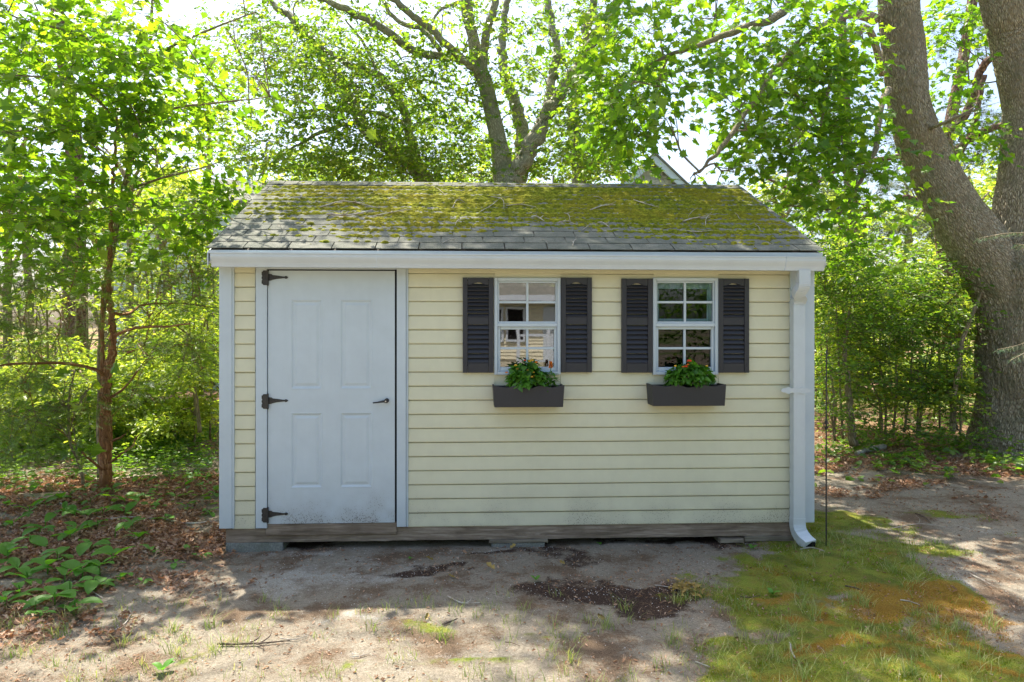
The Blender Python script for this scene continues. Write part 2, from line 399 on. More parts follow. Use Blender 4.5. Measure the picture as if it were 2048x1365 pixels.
MOSS = [(1470, 1125, 60, 16, .9), (1540, 1140, 100, 26, 1.0), (1900, 1200, 160, 30, .9), (1480, 1330, 160, 50, 1.1), (1500, 1230, 130, 40, 1), (1650, 1330, 300, 60, 1.15), (1850, 1340, 260, 60, 1.15), (1700, 1240, 240, 50, 1.1), (1620, 1140, 160, 50, 1.1), (1760, 1150, 100, 36, 1), (1950, 1290, 130, 50, 1), (1450, 1135, 60, 20, .6), (1620, 1110, 130, 36, 1), (1680, 1040, 140, 40, 1), (1750, 1090, 120, 40, 1), (1560, 1180, 190, 60, 1), (1700, 1180, 170, 60, 1),
        (1850, 1030, 100, 18, .8), (1880, 1110, 70, 20, .8), (1560, 1290, 220, 70, .95), (1800, 1290, 260, 80, 1), (2000, 1330, 160, 80, 1), (330, 1290, 70, 22, .55),
        (800, 1262, 70, 14, .75), (1010, 1262, 50, 10, .5), (460, 1255, 40, 8, .35), (640, 1360, 120, 20, .4), (900, 1350, 160, 25, .45), (60, 1330, 80, 30, .5), (1330, 1300, 120, 40, .45)]
RUST = [(1750, 1215, 200, 20, 1.1), (1650, 1290, 130, 16, .9), (1850, 1260, 160, 18, 1.0), (1700, 1330, 100, 16, .8), (1520, 1210, 80, 12, .8), (1900, 1220, 200, 22, 1.1), (2000, 1330, 90, 16, .8), (1600, 1230, 120, 14, .75), (1850, 1330, 150, 20, .8), (1480, 1310, 90, 14, .6), (1780, 1120, 60, 8, .5), (1950, 1360, 120, 16, .8), (1830, 1205, 190, 22, 1), (1980, 1240, 140, 28, 1), (1700, 1190, 100, 16, .9), (1900, 1280, 200, 30, .85), (1560, 1160, 120, 20, .55), (2040, 1290, 90, 40, .9), (1640, 1350, 130, 26, .7), (1700, 1250, 90, 20, .6), (1750, 1050, 50, 8, .5), (1640, 1280, 130, 20, .5)]
SOIL = [(1190, 1188, 170, 34, 1.5), (1150, 1160, 120, 22, .9), (1100, 1180, 80, 26, 1.2), (820, 1140, 190, 10, .75), (950, 1150, 140, 8, .75), (1220, 1185, 110, 20, 1), (1100, 1185, 60, 18, .95), (1100, 1105, 120, 14, .85), (1330, 1092, 200, 12, .8), (1500, 1090, 150, 10, .7), (700, 1078, 200, 6, .8), (760, 1140, 80, 8, .45), (980, 1100, 60, 8, .5)]
SAND = [(650, 1150, 220, 40, .9), (620, 1100, 200, 10, .9), (950, 1160, 160, 30, .55), (1980, 1180, 110, 22, 1), (600, 1240, 260, 30, .75), (820, 1320, 400, 60, .55), (1900, 1060, 110, 22, .8), (1170, 1095, 60, 8, .4), (350, 1340, 160, 25, .5), (1400, 1240, 200, 20, .35), (960, 1093, 60, 6, .7), (1330, 1105, 50, 6, .5)]
LIT = [(1850, 975, 240, 16, .62), (1700, 985, 80, 12, .55), (1990, 1030, 90, 14, .5), (150, 1080, 330, 130, 1), (300, 990, 200, 60, 1), (60, 1200, 190, 60, 1), (390, 1080, 80, 60, .9), (0, 980, 200, 60, .9), (1800, 930, 260, 34, 1), (2000, 950, 200, 22, .8), (1650, 905, 140, 26, .9), (1720, 880, 160, 20, 1), (420, 1180, 120, 30, .45), (520, 1330, 200, 18, .2)]
LAWN = [(80, 880, 210, 32, 1), (-150, 860, 250, 50, 1), (300, 850, 60, 10, .5), (1650, 815, 60, 14, .8), (1830, 790, 120, 12, .7), (330, 900, 160, 18, .6)]
PATH = [(400, 775, 160, 12, 1), (380, 815, 160, 8, .6), (1750, 778, 120, 12, 1), (1720, 835, 80, 14, .6)]
def masks(x, y):
    x0_, y0_ = x, y
    x = x0_+(fbm(x0_*1.4, y0_*1.4, 141, 3)-.5)*.9+(fbm(x0_*6, y0_*6, 142, 3)-.5)*.28; y = y0_+(fbm(x0_*1.6, y0_*2.2, 151, 3)-.5)*.55+(fbm(x0_*6, y0_*8, 152, 3)-.5)*.20
    nz = fbm(x*3.1, y*3.1, 41, 4)-.5; n2 = fbm(x*7.3, y*7.3, 51, 3)-.5
    out = {}
    for k, it in (('moss', MOSS), ('rust', RUST), ('soil', SOIL), ('sand', SAND), ('lit', LIT), ('lawn', LAWN+[(200, 830, 260, 26, 1), (380, 870, 120, 16, .9)]), ('path', PATH)):
        m = gblob(x, y, it); out[k] = np.clip((m-.40+nz*1.25+n2*.55)*(2.2 if k in ('moss', 'rust', 'lit', 'soil') else 1.35), 0, 1)*(.85 if k == 'rust' else 1)
    x, y = x0_, y0_
    far = SMOOTH((np.hypot(x-1.8, y+5)-13)/6); left = SMOOTH((y-2.5)/3)
    out['lit'] = np.maximum(out['lit'], np.clip((left-out['lawn']-out['path'])*1.0, 0, 1)*.85)
    out['lawn'] = np.clip(np.maximum(out['lawn'], far*.75*(fbm(x*.3, y*.3, 5, 2) > .5)), 0, 1)
    return out
def graded(a, b, step, lim, g=1.13):
    m = list(np.arange(a, b, step)); s = step; hi = [m[-1]]; lo = [m[0]]
    while hi[-1] < lim: s *= g; hi.append(hi[-1]+s)
    s = step
    while lo[-1] > -lim: s *= g; lo.append(lo[-1]-s)
    return np.array(lo[:0:-1]+m+hi[1:])
gx = graded(-4.2, 8.4, .036, 400); gy = graded(-3.2, 4.2, .036, 400)
GX, GY = np.meshgrid(gx, gy); GZ = gheight(GX, GY)
mk_ = masks(GX, GY)
GZ = GZ+(fbm(GX*12, GY*12, 77, 3)-.5)*.018*(mk_['moss']*1.2+mk_['rust']*.8+mk_['lit']*.6+.25)+mk_['moss']*.006
GZ = np.where(np.hypot(GX, GY) > 60, -.05, GZ)
nx = len(gx); ii, jj = np.meshgrid(np.arange(len(gy)-1), np.arange(nx-1), indexing='ij')
GF = np.stack([ii*nx+jj, ii*nx+jj+1, (ii+1)*nx+jj+1, (ii+1)*nx+jj], -1).reshape(-1, 4)
m1 = np.stack([mk_['moss'], mk_['rust'], mk_['soil'], mk_['sand']], -1).reshape(-1, 4)
m2 = np.stack([mk_['lit'], mk_['lawn'], mk_['path'], mk_['path']], -1).reshape(-1, 4)
b = NB('ground'); g = b.pos()
a1, al1 = attr(b, 'm1'); a2, al2 = attr(b, 'm2')
s1 = b.n('ShaderNodeSeparateColor'); b.l(a1, s1.inputs[0]); s2 = b.n('ShaderNodeSeparateColor'); b.l(a2, s2.inputs[0])
fine = b.noise(g, 170, 3, .8); med = b.noise(g, 58, 5, .78); lo = b.noise(g, 5, 4); mlo = b.noise(g, 13, 4, .7)
c = b.ramp(b.mix(.5, med, fine), [(.32, (.12, .098, .066)), (.45, (.25, .215, .160)), (.56, (.38, .335, .262)), (.68, (.52, .465, .38))])
dith = b.math('ADD', b.math('MULTIPLY', b.noise(g, 2.3, 5, .65), 1.0), b.math('MULTIPLY', b.math('SUBTRACT', med, .5), .55))
c = b.mix(b.ramp(dith, [(.50, 0.0), (.60, .85)]), c, b.ramp(fine, [(.35, (.055, .034, .020)), (.5, (.15, .095, .055)), (.68, (.30, .21, .14))]))
def over(c, f, cc, k=1.0):
    fm = b.math('ADD', f, b.math('MULTIPLY', b.math('SUBTRACT', b.math('ADD', b.math('MULTIPLY', med, .6), b.math('MULTIPLY', mlo, .5)), .55), 2.6)); fm = b.ramp(fm, [(.25, 0.0), (.72, 1.0)])
    gate = b.math('MULTIPLY', fm, b.math('MULTIPLY', f, 3.0, True)); gate = b.math('MULTIPLY', gate, k)
    return b.mix(gate, c, cc)
c = over(c, al1, b.ramp(fine, [(.35, (.26, .245, .205)), (.65, (.60, .565, .49))]), .9)
c = over(c, s2.outputs[2], b.ramp(fine, [(.35, (.30, .20, .15)), (.65, (.55, .42, .34))]))
c = over(c, s2.outputs[0], b.ramp(fine, [(.35, (.06, .032, .017)), (.5, (.20, .11, .055)), (.65, (.42, .27, .17))]), .9)
c = over(c, s2.outputs[1], b.ramp(fine, [(.35, (.06, .12, .02)), (.65, (.17, .26, .05))]))
c = over(c, s1.outputs[2], b.ramp(fine, [(.35, (.028, .018, .013)), (.62, (.095, .062, .045)), (.72, (.35, .32, .3))]))
c = over(c, s1.outputs[0], b.ramp(fine, [(.32, (.08, .12, .010)), (.5, (.20, .26, .020)), (.68, (.38, .38, .05))]), .92)
c = b.mix(b.math('MULTIPLY', b.math('MULTIPLY', s1.outputs[0], b.ramp(lo, [(.44, 0.0), (.60, .75)])), 1.0), c, b.ramp(fine, [(.35, (.035, .06, .010)), (.65, (.13, .18, .03))]))
mp_ = b.ramp(mlo, [(.40, 1.0), (.60, 0.0)]); ms_ = b.mix(b.math('MULTIPLY', b.math('MULTIPLY', s1.outputs[0], mp_), .45), c, (.26, .17, .045)); c = b.mix(b.ramp(med, [(.5, 0.0), (.62, 1.0)]), ms_, c)
c = over(c, s1.outputs[1], b.ramp(fine, [(.32, (.12, .055, .012)), (.5, (.32, .15, .020)), (.68, (.42, .28, .06))]), .78)
hh = b.math('ADD', b.math('MULTIPLY', fine, .8), med)
b.bump(hh, .9, .018); M['ground'] = b.base(c, .95, .1)
mk('ground', np.stack([GX, GY, GZ], -1).reshape(-1, 3), GF, M['ground'], smooth=True, attrs={'m1': m1, 'm2': m2}, kind='structure')

# ------------------------------------------------------------------ shed
W0, W1 = X(438.5), X(1629); DEP = 2.86
shed = thing('garden_shed', 'pale yellow vinyl-sided garden shed with white four-panel door and mossy shingle roof', 'shed', (W0, 0, 0))
EX0, EX1 = X(412, -.13), X(1650, -.13)
ZE, ZR, YE, YR = 2.135, 2.915, -.13, 1.43
zb = .150
# walls behind the siding, with openings for the windows
WIN = [(X(988), X(1122)), (X(1306), X(1437.5))]
WZ0, WZ1 = Zh(1056, 750), Zh(1056, 556)
pts = []
tops = 2.04
segs = [W0+.02, WIN[0][0], WIN[0][1], WIN[1][0], WIN[1][1], W1-.02]
for k in range(5):
    if k % 2 == 0: pts.append(box(segs[k], segs[k+1], .012, .07, zb, tops))
    else:
        pts.append(box(segs[k], segs[k+1], .012, .07, zb, WZ0)); pts.append(box(segs[k], segs[k+1], .012, .07, WZ1, tops))
for x0, x1 in ((W0+.02, W0+.08), (W1-.08, W1-.02)): pts.append(box(x0, x1, .0715, DEP-.0715, zb, tops))
pts.append(box(W0+.02, W1-.02, DEP-.07, DEP, zb, tops)); pts.append(box(W0+.082, W1-.082, .0725, DEP-.0725, zb, zb+.03))
V, Fa = join(pts); mk('wall', V, Fa, M['ply'], shed)
# side and back cladding (out of sight from here)
V, Fa = join([box(W0+.004, W0+.0185, .03, DEP, zb, tops), box(W1-.0185, W1-.004, .03, DEP, zb, tops), box(W0+.02, W1-.02, DEP+.001, DEP+.014, zb, tops)])
mk('side_cladding', V, Fa, M['siding'], shed)
# gable triangles
for xx in (W0+.004, W1-.0165):
    V, Fa = prismx([(.02, tops+.001), (DEP, tops+.001), (DEP/2, ZR-.09)], xx, xx+.0125); mk('gable', V, Fa, M['siding'], shed)
# siding boards
def lap(x0, x1, z0, z1, seed):
    y_b, y_t = -.0135, -.0055
    prof = [(.010, z0+.004), (y_b+.004, z0), (y_b, z0+.0045), (y_b+.0005, z0+.02), (y_t, z1-.0055), (.006, z1-.0045), (.010, z1+.002)]
    ns = max(2, int((x1-x0)/.22)+1); xs = np.linspace(x0, x1, ns); m = len(prof); P = np.array(prof); V = []
    for x in xs:
        wy = (float(vn(x*2.3, seed*1.7, 5))-.5)*.0030; wz = (float(vn(x*.9, seed*3.1, 6))-.5)*.0022
        V.append(np.c_[np.full(m, x), P[:, 0]+wy*(P[:, 0] < 0), P[:, 1]+wz])
    i, j = np.meshgrid(np.arange(ns-1), np.arange(m), indexing='ij'); q = np.stack([i*m+j, (i+1)*m+j, (i+1)*m+(j+1) % m, i*m+(j+1) % m], -1).reshape(-1, 4)[:, ::-1]
    return np.concatenate(V), [q, list(range(m-1, -1, -1))[::-1], [(ns-1)*m+t for t in range(m)][::-1]]
P_ = .1016
xs_l = (X(467), X(511)); xs_r = (X(815.5), X(1583))
rows = int(round((2.035-zb)/P_))+1
for k in range(rows):
    z0, z1 = zb+k*P_, min(zb+(k+1)*P_, 2.045)
    if z1-z0 < .02: continue
    spans = [xs_l]
    if z1 > WZ0+.01 and z0 < WZ1-.01: spans += [(xs_r[0], WIN[0][0]+.004), (WIN[0][1]-.004, WIN[1][0]+.004), (WIN[1][1]-.004, xs_r[1])]
    else: spans += [xs_r]
    for (xa_, xb_) in WIN:
        for (q0, q1) in ((max(z0, WZ1-.004), z1), (z0, min(z1, WZ0+.004))):
            if q1-q0 > .006 and z1 > WZ0+.01 and z0 < WZ1-.01 and q1-q0 < P_-.01:
                V, Fa = box(xa_+.0045, xb_-.0045, -.0075, .010, q0, q1); mk('siding_board', V, Fa, M['siding'], shed)
    for x0, x1 in spans:
        V, Fa = lap(x0, x1, z0, z1, k); mk('siding_board', V, Fa, M['siding'], shed)
# corner boards and door trims
def board(name, u0, u1, v0, v1, y0, y1, mat=None, par=None, um=None, bv=.003, **p):
    um = um or (u0+u1)/2
    V, Fa = box(X(u0, y0), X(u1, y0), y0, y1, Zh(um, v1, y0), Zh(um, v0, y0)); return bevel(mk(name, V, Fa, mat or M['white'], par or shed, **p), bv)
TOPV = 528
board('corner_board', 438, 463.5, 530, 1058, -.030, .02); board('corner_bead', 463.8, 468, 531, 1058, -.024, .01)
board('corner_board', 1602, 1629.5, 537, 1046, -.030, .02, bv=.006); board('corner_bead', 1581, 1601.6, 539, 1047, -.022, .01)
board('door_trim', 511, 533.6, 530, 1057.5, -.034, .01); board('door_trim', 793.5, 812, 531, 1054.5, -.034, .01); board('trim_bead', 812.4, 816.5, 533, 1054.5, -.022, .01)
board('door_head_trim', 533.8, 793.2, 528, 539, -.034, .01, um=660)
# door
DX0, DX1 = X(536, -.022), X(789.5, -.022); DZ0, DZ1 = Zh(660, 1047, -.022), Zh(660, 542, -.022)
V, Fa = box(DX0-.012, DX1+.018, .0, .0115, DZ0+.002, DZ1+.02); mk('door_gap_shade', V, Fa, M['dark'], shed)  # near-black backing sheet, paints the shade in the gaps around the door
dv0 = [(599, 779), (825, 977)]; du = [(581, 645), (679.5, 745)]
xsd = [DX0]+[X(u, -.022) for p in du for u in p]+[DX1]
zsd = [DZ0, Zh(660, 976.5, -.022), Zh(660, 825, -.022), Zh(660, 779, -.022), Zh(660, 599, -.022), DZ1]
pp = []
for i in range(5):
    for j in range(5):
        if i in (1, 3) and j in (1, 3):
            x0, x1, z0, z1 = xsd[i], xsd[i+1], zsd[j], zsd[j+1]
            rings = [(0, -.022), (.003, -.0235), (.009, -.0225), (.018, -.0160), (.027, -.0155), (.042, -.0200), (.046, -.0203)]
            Vr = np.array([q for (d, y) in rings for q in ((x0+d, y, z0+d), (x1-d, y, z0+d), (x1-d, y, z1-d), (x0+d, y, z1-d))])
            Fr = []
            for r in range(len(rings)-1):
                for t in range(4): Fr.append([r*4+t, r*4+(t+1) % 4, (r+1)*4+(t+1) % 4, (r+1)*4+t])
            n = (len(rings)-1)*4; Fr.append([n, n+1, n+2, n+3]); pp.append((Vr, [np.array(Fr)]))
        else:
            x0, x1, z0, z1 = xsd[i], xsd[i+1], zsd[j], zsd[j+1]
            pp.append((np.array([(x0, -.022, z0), (x1, -.022, z0), (x1, -.022, z1), (x0, -.022, z1)]), [np.array([[0, 1, 2, 3]])]))
dxx = np.array([(DX0, -.022, DZ0), (DX1, -.022, DZ0), (DX1, -.022, DZ1), (DX0, -.022, DZ1), (DX0, -.001, DZ0), (DX1, -.001, DZ0), (DX1, -.001, DZ1), (DX0, -.001, DZ1)])
pp.append((dxx, [np.array([[0, 4, 5, 1], [1, 5, 6, 2], [2, 6, 7, 3], [3, 7, 4, 0], [4, 7, 6, 5]])]))
V, Fa = join(pp); door = mk('door', V, Fa, M['white_door'], shed)
# embossed raised panels as their own piece is the door skin; handle and hinges are parts of the door
def hinge(v):
    h = []
    y0 = -.0400; u0, u1 = 523.5, 535.5
    zc = Zh(530, v, y0); xl, xm, xr = X(523, y0), X(535, y0), X(575.5, y0)
    hh_ = .052
    pl = [(xm, zc-hh_), (xm, zc+hh_), (xl+.012, zc+hh_), (xl+.007, zc+hh_-.008), (xl, zc+hh_-.010), (xl, zc+hh_-.03), (xl+.005, zc+.012), (xl, zc+.006), (xl, zc-.006), (xl+.005, zc-.012), (xl, zc-hh_+.03), (xl, zc-hh_+.010), (xl+.007, zc-hh_+.008), (xl+.012, zc-hh_)]
    h.append(prism(pl[::-1], y0, -.0345))
    xs = xm+.002; z1 = zc+.004
    st = [(xs, z1-.024), (xs+.018, z1-.023), (xs+.030, z1-.018), (xs+.06, z1-.011), (xs+.095, z1-.0075), (xr-.026, z1-.0055), (xr-.020, z1-.010), (xr-.010, z1-.009), (xr, z1), (xr-.010, z1+.009), (xr-.020, z1+.010), (xr-.026, z1+.0055), (xs+.095, z1+.0075), (xs+.06, z1+.013), (xs+.030, z1+.016), (xs+.022, z1+.023), (xs, z1+.025)]
    h.append(prism(st, -.0285, -.0222))
    a = np.linspace(0, 2*np.pi, 13)[:-1]; ring = np.c_[xm+.001+.0065*np.cos(a), -.038+.0065*np.sin(a)]
    n = 12; Vk = np.concatenate([np.c_[ring, np.full(n, zc-hh_-.004)], np.c_[ring, np.full(n, zc+hh_+.004)]]); i = np.arange(n); j = (i+1) % n
    h.append((Vk, [list(range(n-1, -1, -1)), list(range(n, 2*n)), np.c_[i, j, j+n, i+n]]))
    V, Fa = join(h); o = bevel(mk('hinge', V, Fa, M['iron'], door), .0012, 1)
    sc_ = []
    for (dx, dz) in ((xl+.016, zc+.036), (xl+.016, zc), (xl+.016, zc-.036)):
        sc_.append(box(dx-.003, dx+.003, y0-.0025, y0-.0002, dz-.003, dz+.003))
    for dx in (xs+.012, xs+.05): sc_.append(box(dx-.003, dx+.003, -.0305, -.0287, z1-.003, z1+.003))
    return o
for v in (556, 803.5, 1031): hinge(v)
hx, hz = X(771, -.04), Zh(771, 803, -.04)
def disc(cx, cy, cz, r, y1, n=20):
    a = np.linspace(0, 2*np.pi, n+1)[:-1]; return prism([(cx+r*math.cos(t), cz+r*math.sin(t)) for t in a], cy, y1)
V1, F1, _ = tube([(hx+.006, -.052, hz+.002), (hx-.02, -.058, hz), (hx-.055, -.056, hz-.006), (hx-.088, -.050, hz-.010)], [.0085, .008, .0055, .005], 10, 16)
V, Fa = join([disc(hx+.008, -.046, hz+.004, .0165, -.0222), disc(hx+.003, -.060, hz+.001, .012, -.046), (V1, F1)])
hd = bevel(mk('door_handle', V, Fa, M['iron'], door, smooth=False), .001, 1)
V, Fa = disc(hx+.003, -.0635, hz+.001, .0055, -.0602, 12); mk('lock_cylinder', V, Fa, M['steel'], shed)
# ---- windows
def rect_frame(x0, x1, z0, z1, t, y0, y1, tb=None):
    tb = tb or t
    return [box(x0, x0+t, y0, y1, z0, z1), box(x1-t, x1, y0, y1, z0, z1), box(x0+t+.0004, x1-t-.0004, y0, y1, z0, z0+tb), box(x0+t+.0004, x1-t-.0004, y0, y1, z1-t, z1)]
def window(k, u0, u1, gl_up, gl_lo):
    yf = -.030
    x0, x1 = X(u0, yf), X(u1, yf); um = (u0+u1)/2; z0, z1 = Zh(um, 750, yf), Zh(um, 556, yf)
    V, Fa = join(rect_frame(x0, x1, z0, z1, .024, yf, .03)); wn = bevel(mk('window', V, Fa, M['white'], shed), .003)
    zm = Zh(um, 650, yf)
    a0, a1 = x0+.0245, x1-.0245
    V, Fa = join(rect_frame(a0, a1, zm+.012, z1-.0245, .012, -.016, .026)); bevel(mk('upper_sash', V, Fa, M['white'], wn), .002)
    V, Fa = join([box(a0, a1, -.026, .024, zm-.014, zm+.0115)]); bevel(mk('meeting_rail', V, Fa, M['white'], wn), .003)
    V, Fa = join(rect_frame(a0+.001, a1-.001, z0+.0245, zm-.0145, .020, -.010, .020, .030)); bevel(mk('lower_sash', V, Fa, M['white'], wn), .003)
    # muntins
    ux0, ux1, uz0, uz1 = a0+.012, a1-.012, zm+.024, z1-.0365
    xc, zc = (ux0+ux1)/2, (uz0+uz1)/2
    V, Fa = box(xc-.0085, xc+.0085, -.012, .004, uz0, uz1); bevel(mk('glazing_bar', V, Fa, M['white'], wn), .002)
    for q in ((ux0, xc-.0088), (xc+.0088, ux1)):
        V, Fa = box(q[0], q[1], -.0115, .004, zc-.0085, zc+.0085); bevel(mk('glazing_bar', V, Fa, M['white'], wn), .002)
    lx0, lx1, lz0, lz1 = a0+.021, a1-.021, z0+.0545, zm-.0345
    xd, zd = (lx0+lx1)/2, (lz0+lz1)/2
    V, Fa = box(xd-.0085, xd+.0085, -.004, .012, lz0, lz1); bevel(mk('glazing_bar', V, Fa, M['white'], wn), .002)
    for q in ((lx0, xd-.0088), (xd+.0088, lx1)):
        V, Fa = box(q[0], q[1], -.0035, .012, zd-.0085, zd+.0085); bevel(mk('glazing_bar', V, Fa, M['white'], wn), .002)
    for (q0, q1) in ((ux0, xc-.0085), (xc+.0085, ux1)):
        for (r0, r1) in ((uz0, zc-.0085), (zc+.0085, uz1)):
            V, Fa = box(q0, q1, .005, .008, r0, r1); mk('pane', V, Fa, gl_up, wn)
    for (q0, q1) in ((lx0, xd-.0085), (xd+.0085, lx1)):
        for (r0, r1) in ((lz0, zd-.0085), (zd+.0085, lz1)):
            V, Fa = box(q0, q1, .013, .016, r0, r1); mk('pane', V, Fa, gl_lo, wn)
    return wn, x0, x1, z0, z1, zm
w1 = window(0, 988.5, 1121.5, M['glass_refl'], M['glass_refl'])
w2 = window(1, 1306, 1437, M['glass_clear'], M['glass_screen'])
# pale blue curtain strips and a storm latch behind the second window
b = NB('pale_blue_cloth'); g = b.pos(); M['cloth'] = b.base(b.ramp(b.noise(b.mapping(g, (40, 1, 3)), 1, 3), [(.3, (.42, .55, .60)), (.7, (.62, .74, .78))]), .8, .2)
wn, x0, x1, z0, z1, zm = w2
def curtain(x0, x1, z0, z1, y, amp=.006):
    n = 24; xs = np.linspace(x0, x1, n); V = np.array([(x, y+amp*math.sin(x*190+zz*6), zz) for zz in np.linspace(z0, z1, 8) for x in xs])
    i, j = np.meshgrid(np.arange(7), np.arange(n-1), indexing='ij')
    return V, [np.stack([i*n+j, i*n+j+1, (i+1)*n+j+1, (i+1)*n+j], -1).reshape(-1, 4)]
V, Fa = join([curtain(x0+.03, x0+.058, zm+.02, z1-.03, .03), curtain(x1-.068, x1-.03, zm+.02, z1-.03, .03), curtain(x0+.03, x1-.03, z1-.078, z1-.03, .036, .003), curtain(x0+.03, x1-.03, zm+.015, zm+.045, .036, .003)])
mk('curtain', V, Fa, M['cloth'], shed, smooth=True)
# ---- shutters
def shutter(u0, u1, v0=556.5, v1=746):
    yf = -.040; um = (u0+u1)/2; x0, x1 = X(u0, yf), X(u1, yf); z0, z1 = Zh(um, v1, yf), Zh(um, v0, yf)
    st = .034; wd = x1-x0; Ht = z1-z0
    parts = [box(x0, x0+st, yf, -.012, z0, z1), box(x1-st, x1, yf, -.012, z0, z1)]
    xi0, xi1 = x0+st+.0015, x1-st-.0015
    n = 14; top = [(xi0+(xi1-xi0)*t, z1-.052+.018*math.sin(math.pi*min(1, max(0, (t-.12)/.76)))**1.4) for t in np.linspace(0, 1, n)]
    parts.append(prism(top+[(xi1, z1-.001), (xi0, z1-.001)], yf+.003, -.012))
    zmid = z0+Ht*.545; parts.append(box(xi0, xi1, yf+.004, -.012, z0+.0005, z0+.068)); parts.append(box(xi0, xi1, yf+.004, -.012, zmid-.026, zmid+.026))
    parts.append(box(x0+.01, x1-.01, -.0115, -.0095, z0+.01, z1-.01))
    V, Fa = join(parts); sh = bevel(mk('shutter', V, Fa, M['shutter'], shed), .0025)
    def slats(za, zb_, n):
        p = (zb_-za)/n
        for k in range(n):
            z = za+k*p
            V, Fa = prismx([(-.016, z), (yf+.0045, z+.001), (yf+.003, z+.005), (-.020, z+p-.002), (-.0125, z+p-.004)], xi0-.001, xi1+.001)
            mk('slat', V, Fa, M['shutter'], sh)
    slats(z0+.069, zmid-.0265, 8); slats(zmid+.0265, z1-.042, 9)
    for dx in (x0+.017, x1-.017):
        for dz in (z1-.055, z0+.055):
            V, Fa = disc(dx, yf-.003, dz, .005, yf-.0003, 10); mk('screw', V, Fa, M['shutter'], sh)
    return sh
shutter(925.5, 987, 555.5, 746); shutter(1122.5, 1184, 555.5, 745.5); shutter(1244, 1305.5, 557.5, 746); shutter(1437.8, 1498.5, 557.5, 746)
# ---- eaves: fascia, soffit, gutter, downspout
V, Fa = box(EX0+.03, EX1-.025, -.118, -.100, 2.015, 2.118); bevel(mk('fascia', V, Fa, M['gutter'], shed), .002)
V, Fa = box(W0-.04, W1+.04, -.0995, -.0165, 2.040, 2.052); mk('soffit', V, Fa, M['soffit'], shed)
V, Fa = box(EX0+.012, EX1-.012, -.122, -.1185, 2.105, 2.128); mk('drip_edge', V, Fa, M['gutter'], shed)
GX0, GX1 = X(420.5, -.21), X(1651.5, -.21)
def gutter_at(t):  # K-style profile, falling towards the outlet
    z = 2.105-.013*t
    o = [(-.1225, z-.004), (-.1225, z-.098), (-.175, z-.100), (-.182, z-.098), (-.184, z-.088), (-.190, z-.070), (-.203, z-.045), (-.2085, z-.030), (-.2085, z-.012), (-.213, z-.009), (-.213, z), (-.203, z+.001)]
    i_ = [(-.203, z-.005), (-.2055, z-.028), (-.200, z-.044), (-.187, z-.070), (-.181, z-.086), (-.172, z-.097), (-.1255, z-.095), (-.1255, z-.004)]
    return o+i_
def gut(t0, t1, n=12):
    Vs = []; 
    for t in np.linspace(t0, t1, n):
        Vs += [(GX0+(GX1-GX0)*t, y, z) for y, z in gutter_at(t)]
    m = 20; Fq = []
    for r in range(n-1):
        for q in range(m): Fq.append([r*m+q, r*m+(q+1) % m, (r+1)*m+(q+1) % m, (r+1)*m+q])
    return np.array(Vs), [np.array(Fq), list(range(m-1, -1, -1)), [(n-1)*m+q for q in range(m)]]
for t0, t1 in ((0.0, .2620), (.2625, .9335)):
    V, Fa = gut(t0, t1); mk('gutter', V, Fa, M['gutter'], shed)
V, Fa = gut(.934, 1.0); V[:, 1] -= .002; V[:, 2] -= .001; mk('gutter', V, Fa, M['gutter'], shed, label='outlet end piece of the gutter above the downspout')
V, Fa = join([prismx([(-.1235, 2.004), (-.175, 2.004), (-.2060, 2.055), (-.2060, 2.100), (-.1235, 2.100)], GX0-.003, GX0-.0002), prismx([(-.1235, 1.991), (-.175, 1.991), (-.2080, 2.040), (-.2080, 2.088), (-.1235, 2.088)], GX1+.0002, GX1+.003)])
mk('gutter_end_cap', V, Fa, M['gutter'], shed)
def rect_sweep(P, hw, hd, n=60, corr=None):
    C = spline(P, n); T = np.gradient(C, axis=0); T /= np.linalg.norm(T, axis=1)[:, None]
    Vs = []
    prof = []
    for (sx, sy) in ((-1, -1), (-.45, -1), (-.4, -.88), (-.1, -.88), (-.05, -1), (.05, -1), (.1, -.88), (.4, -.88), (.45, -1), (1, -1), (1, 1), (-1, 1)): prof.append((sx, sy))
    for k in range(n):
        side = np.array([1., 0, 0]); side -= T[k]*(side@T[k]); side /= np.linalg.norm(side); nrm = np.cross(side, T[k])
        s = 1+(corr(k/(n-1)) if corr else 0)
        for (a_, b_) in prof: Vs.append(C[k]+side*a_*hw*s+nrm*(-b_)*hd*s)
    m = len(prof); Fq = []
    for r in range(n-1):
        for q in range(m): Fq.append([r*m+q, r*m+(q+1) % m, (r+1)*m+(q+1) % m, (r+1)*m+q])
    return np.array(Vs), [np.array(Fq), list(range(m-1, -1, -1)), [(n-1)*m+q for q in range(m)]]
yd = -.062; dxc = X(1595, yd); xt = X(1606, -.165)
pz = lambda v, y=yd: Zh(1600, v, y)
pth = [(xt, -.165, 1.996), (xt, -.165, 1.93), (xt-.001, -.160, 1.885), (xt-.012, -.125, 1.835), (dxc+.008, -.085, 1.800), (dxc, -.064, 1.765), (dxc, yd, 1.72)]
down = [ (dxc, yd, 1.725), (dxc, yd, 1.0), (dxc, yd, .20)]
V, Fa = rect_sweep(pth, .041, .030, 70, lambda t: .035*math.sin(t*190)*(.25 < t < .95)); mk('downspout', V, Fa, M['gutter'], shed, label='crimped upper elbow of the downspout')
V, Fa = rect_sweep([(dxc, yd, 1.735), (dxc, yd, 1.0), (dxc, yd, .17)], .043, .031, 30); mk('downspout', V, Fa, M['gutter'], shed)
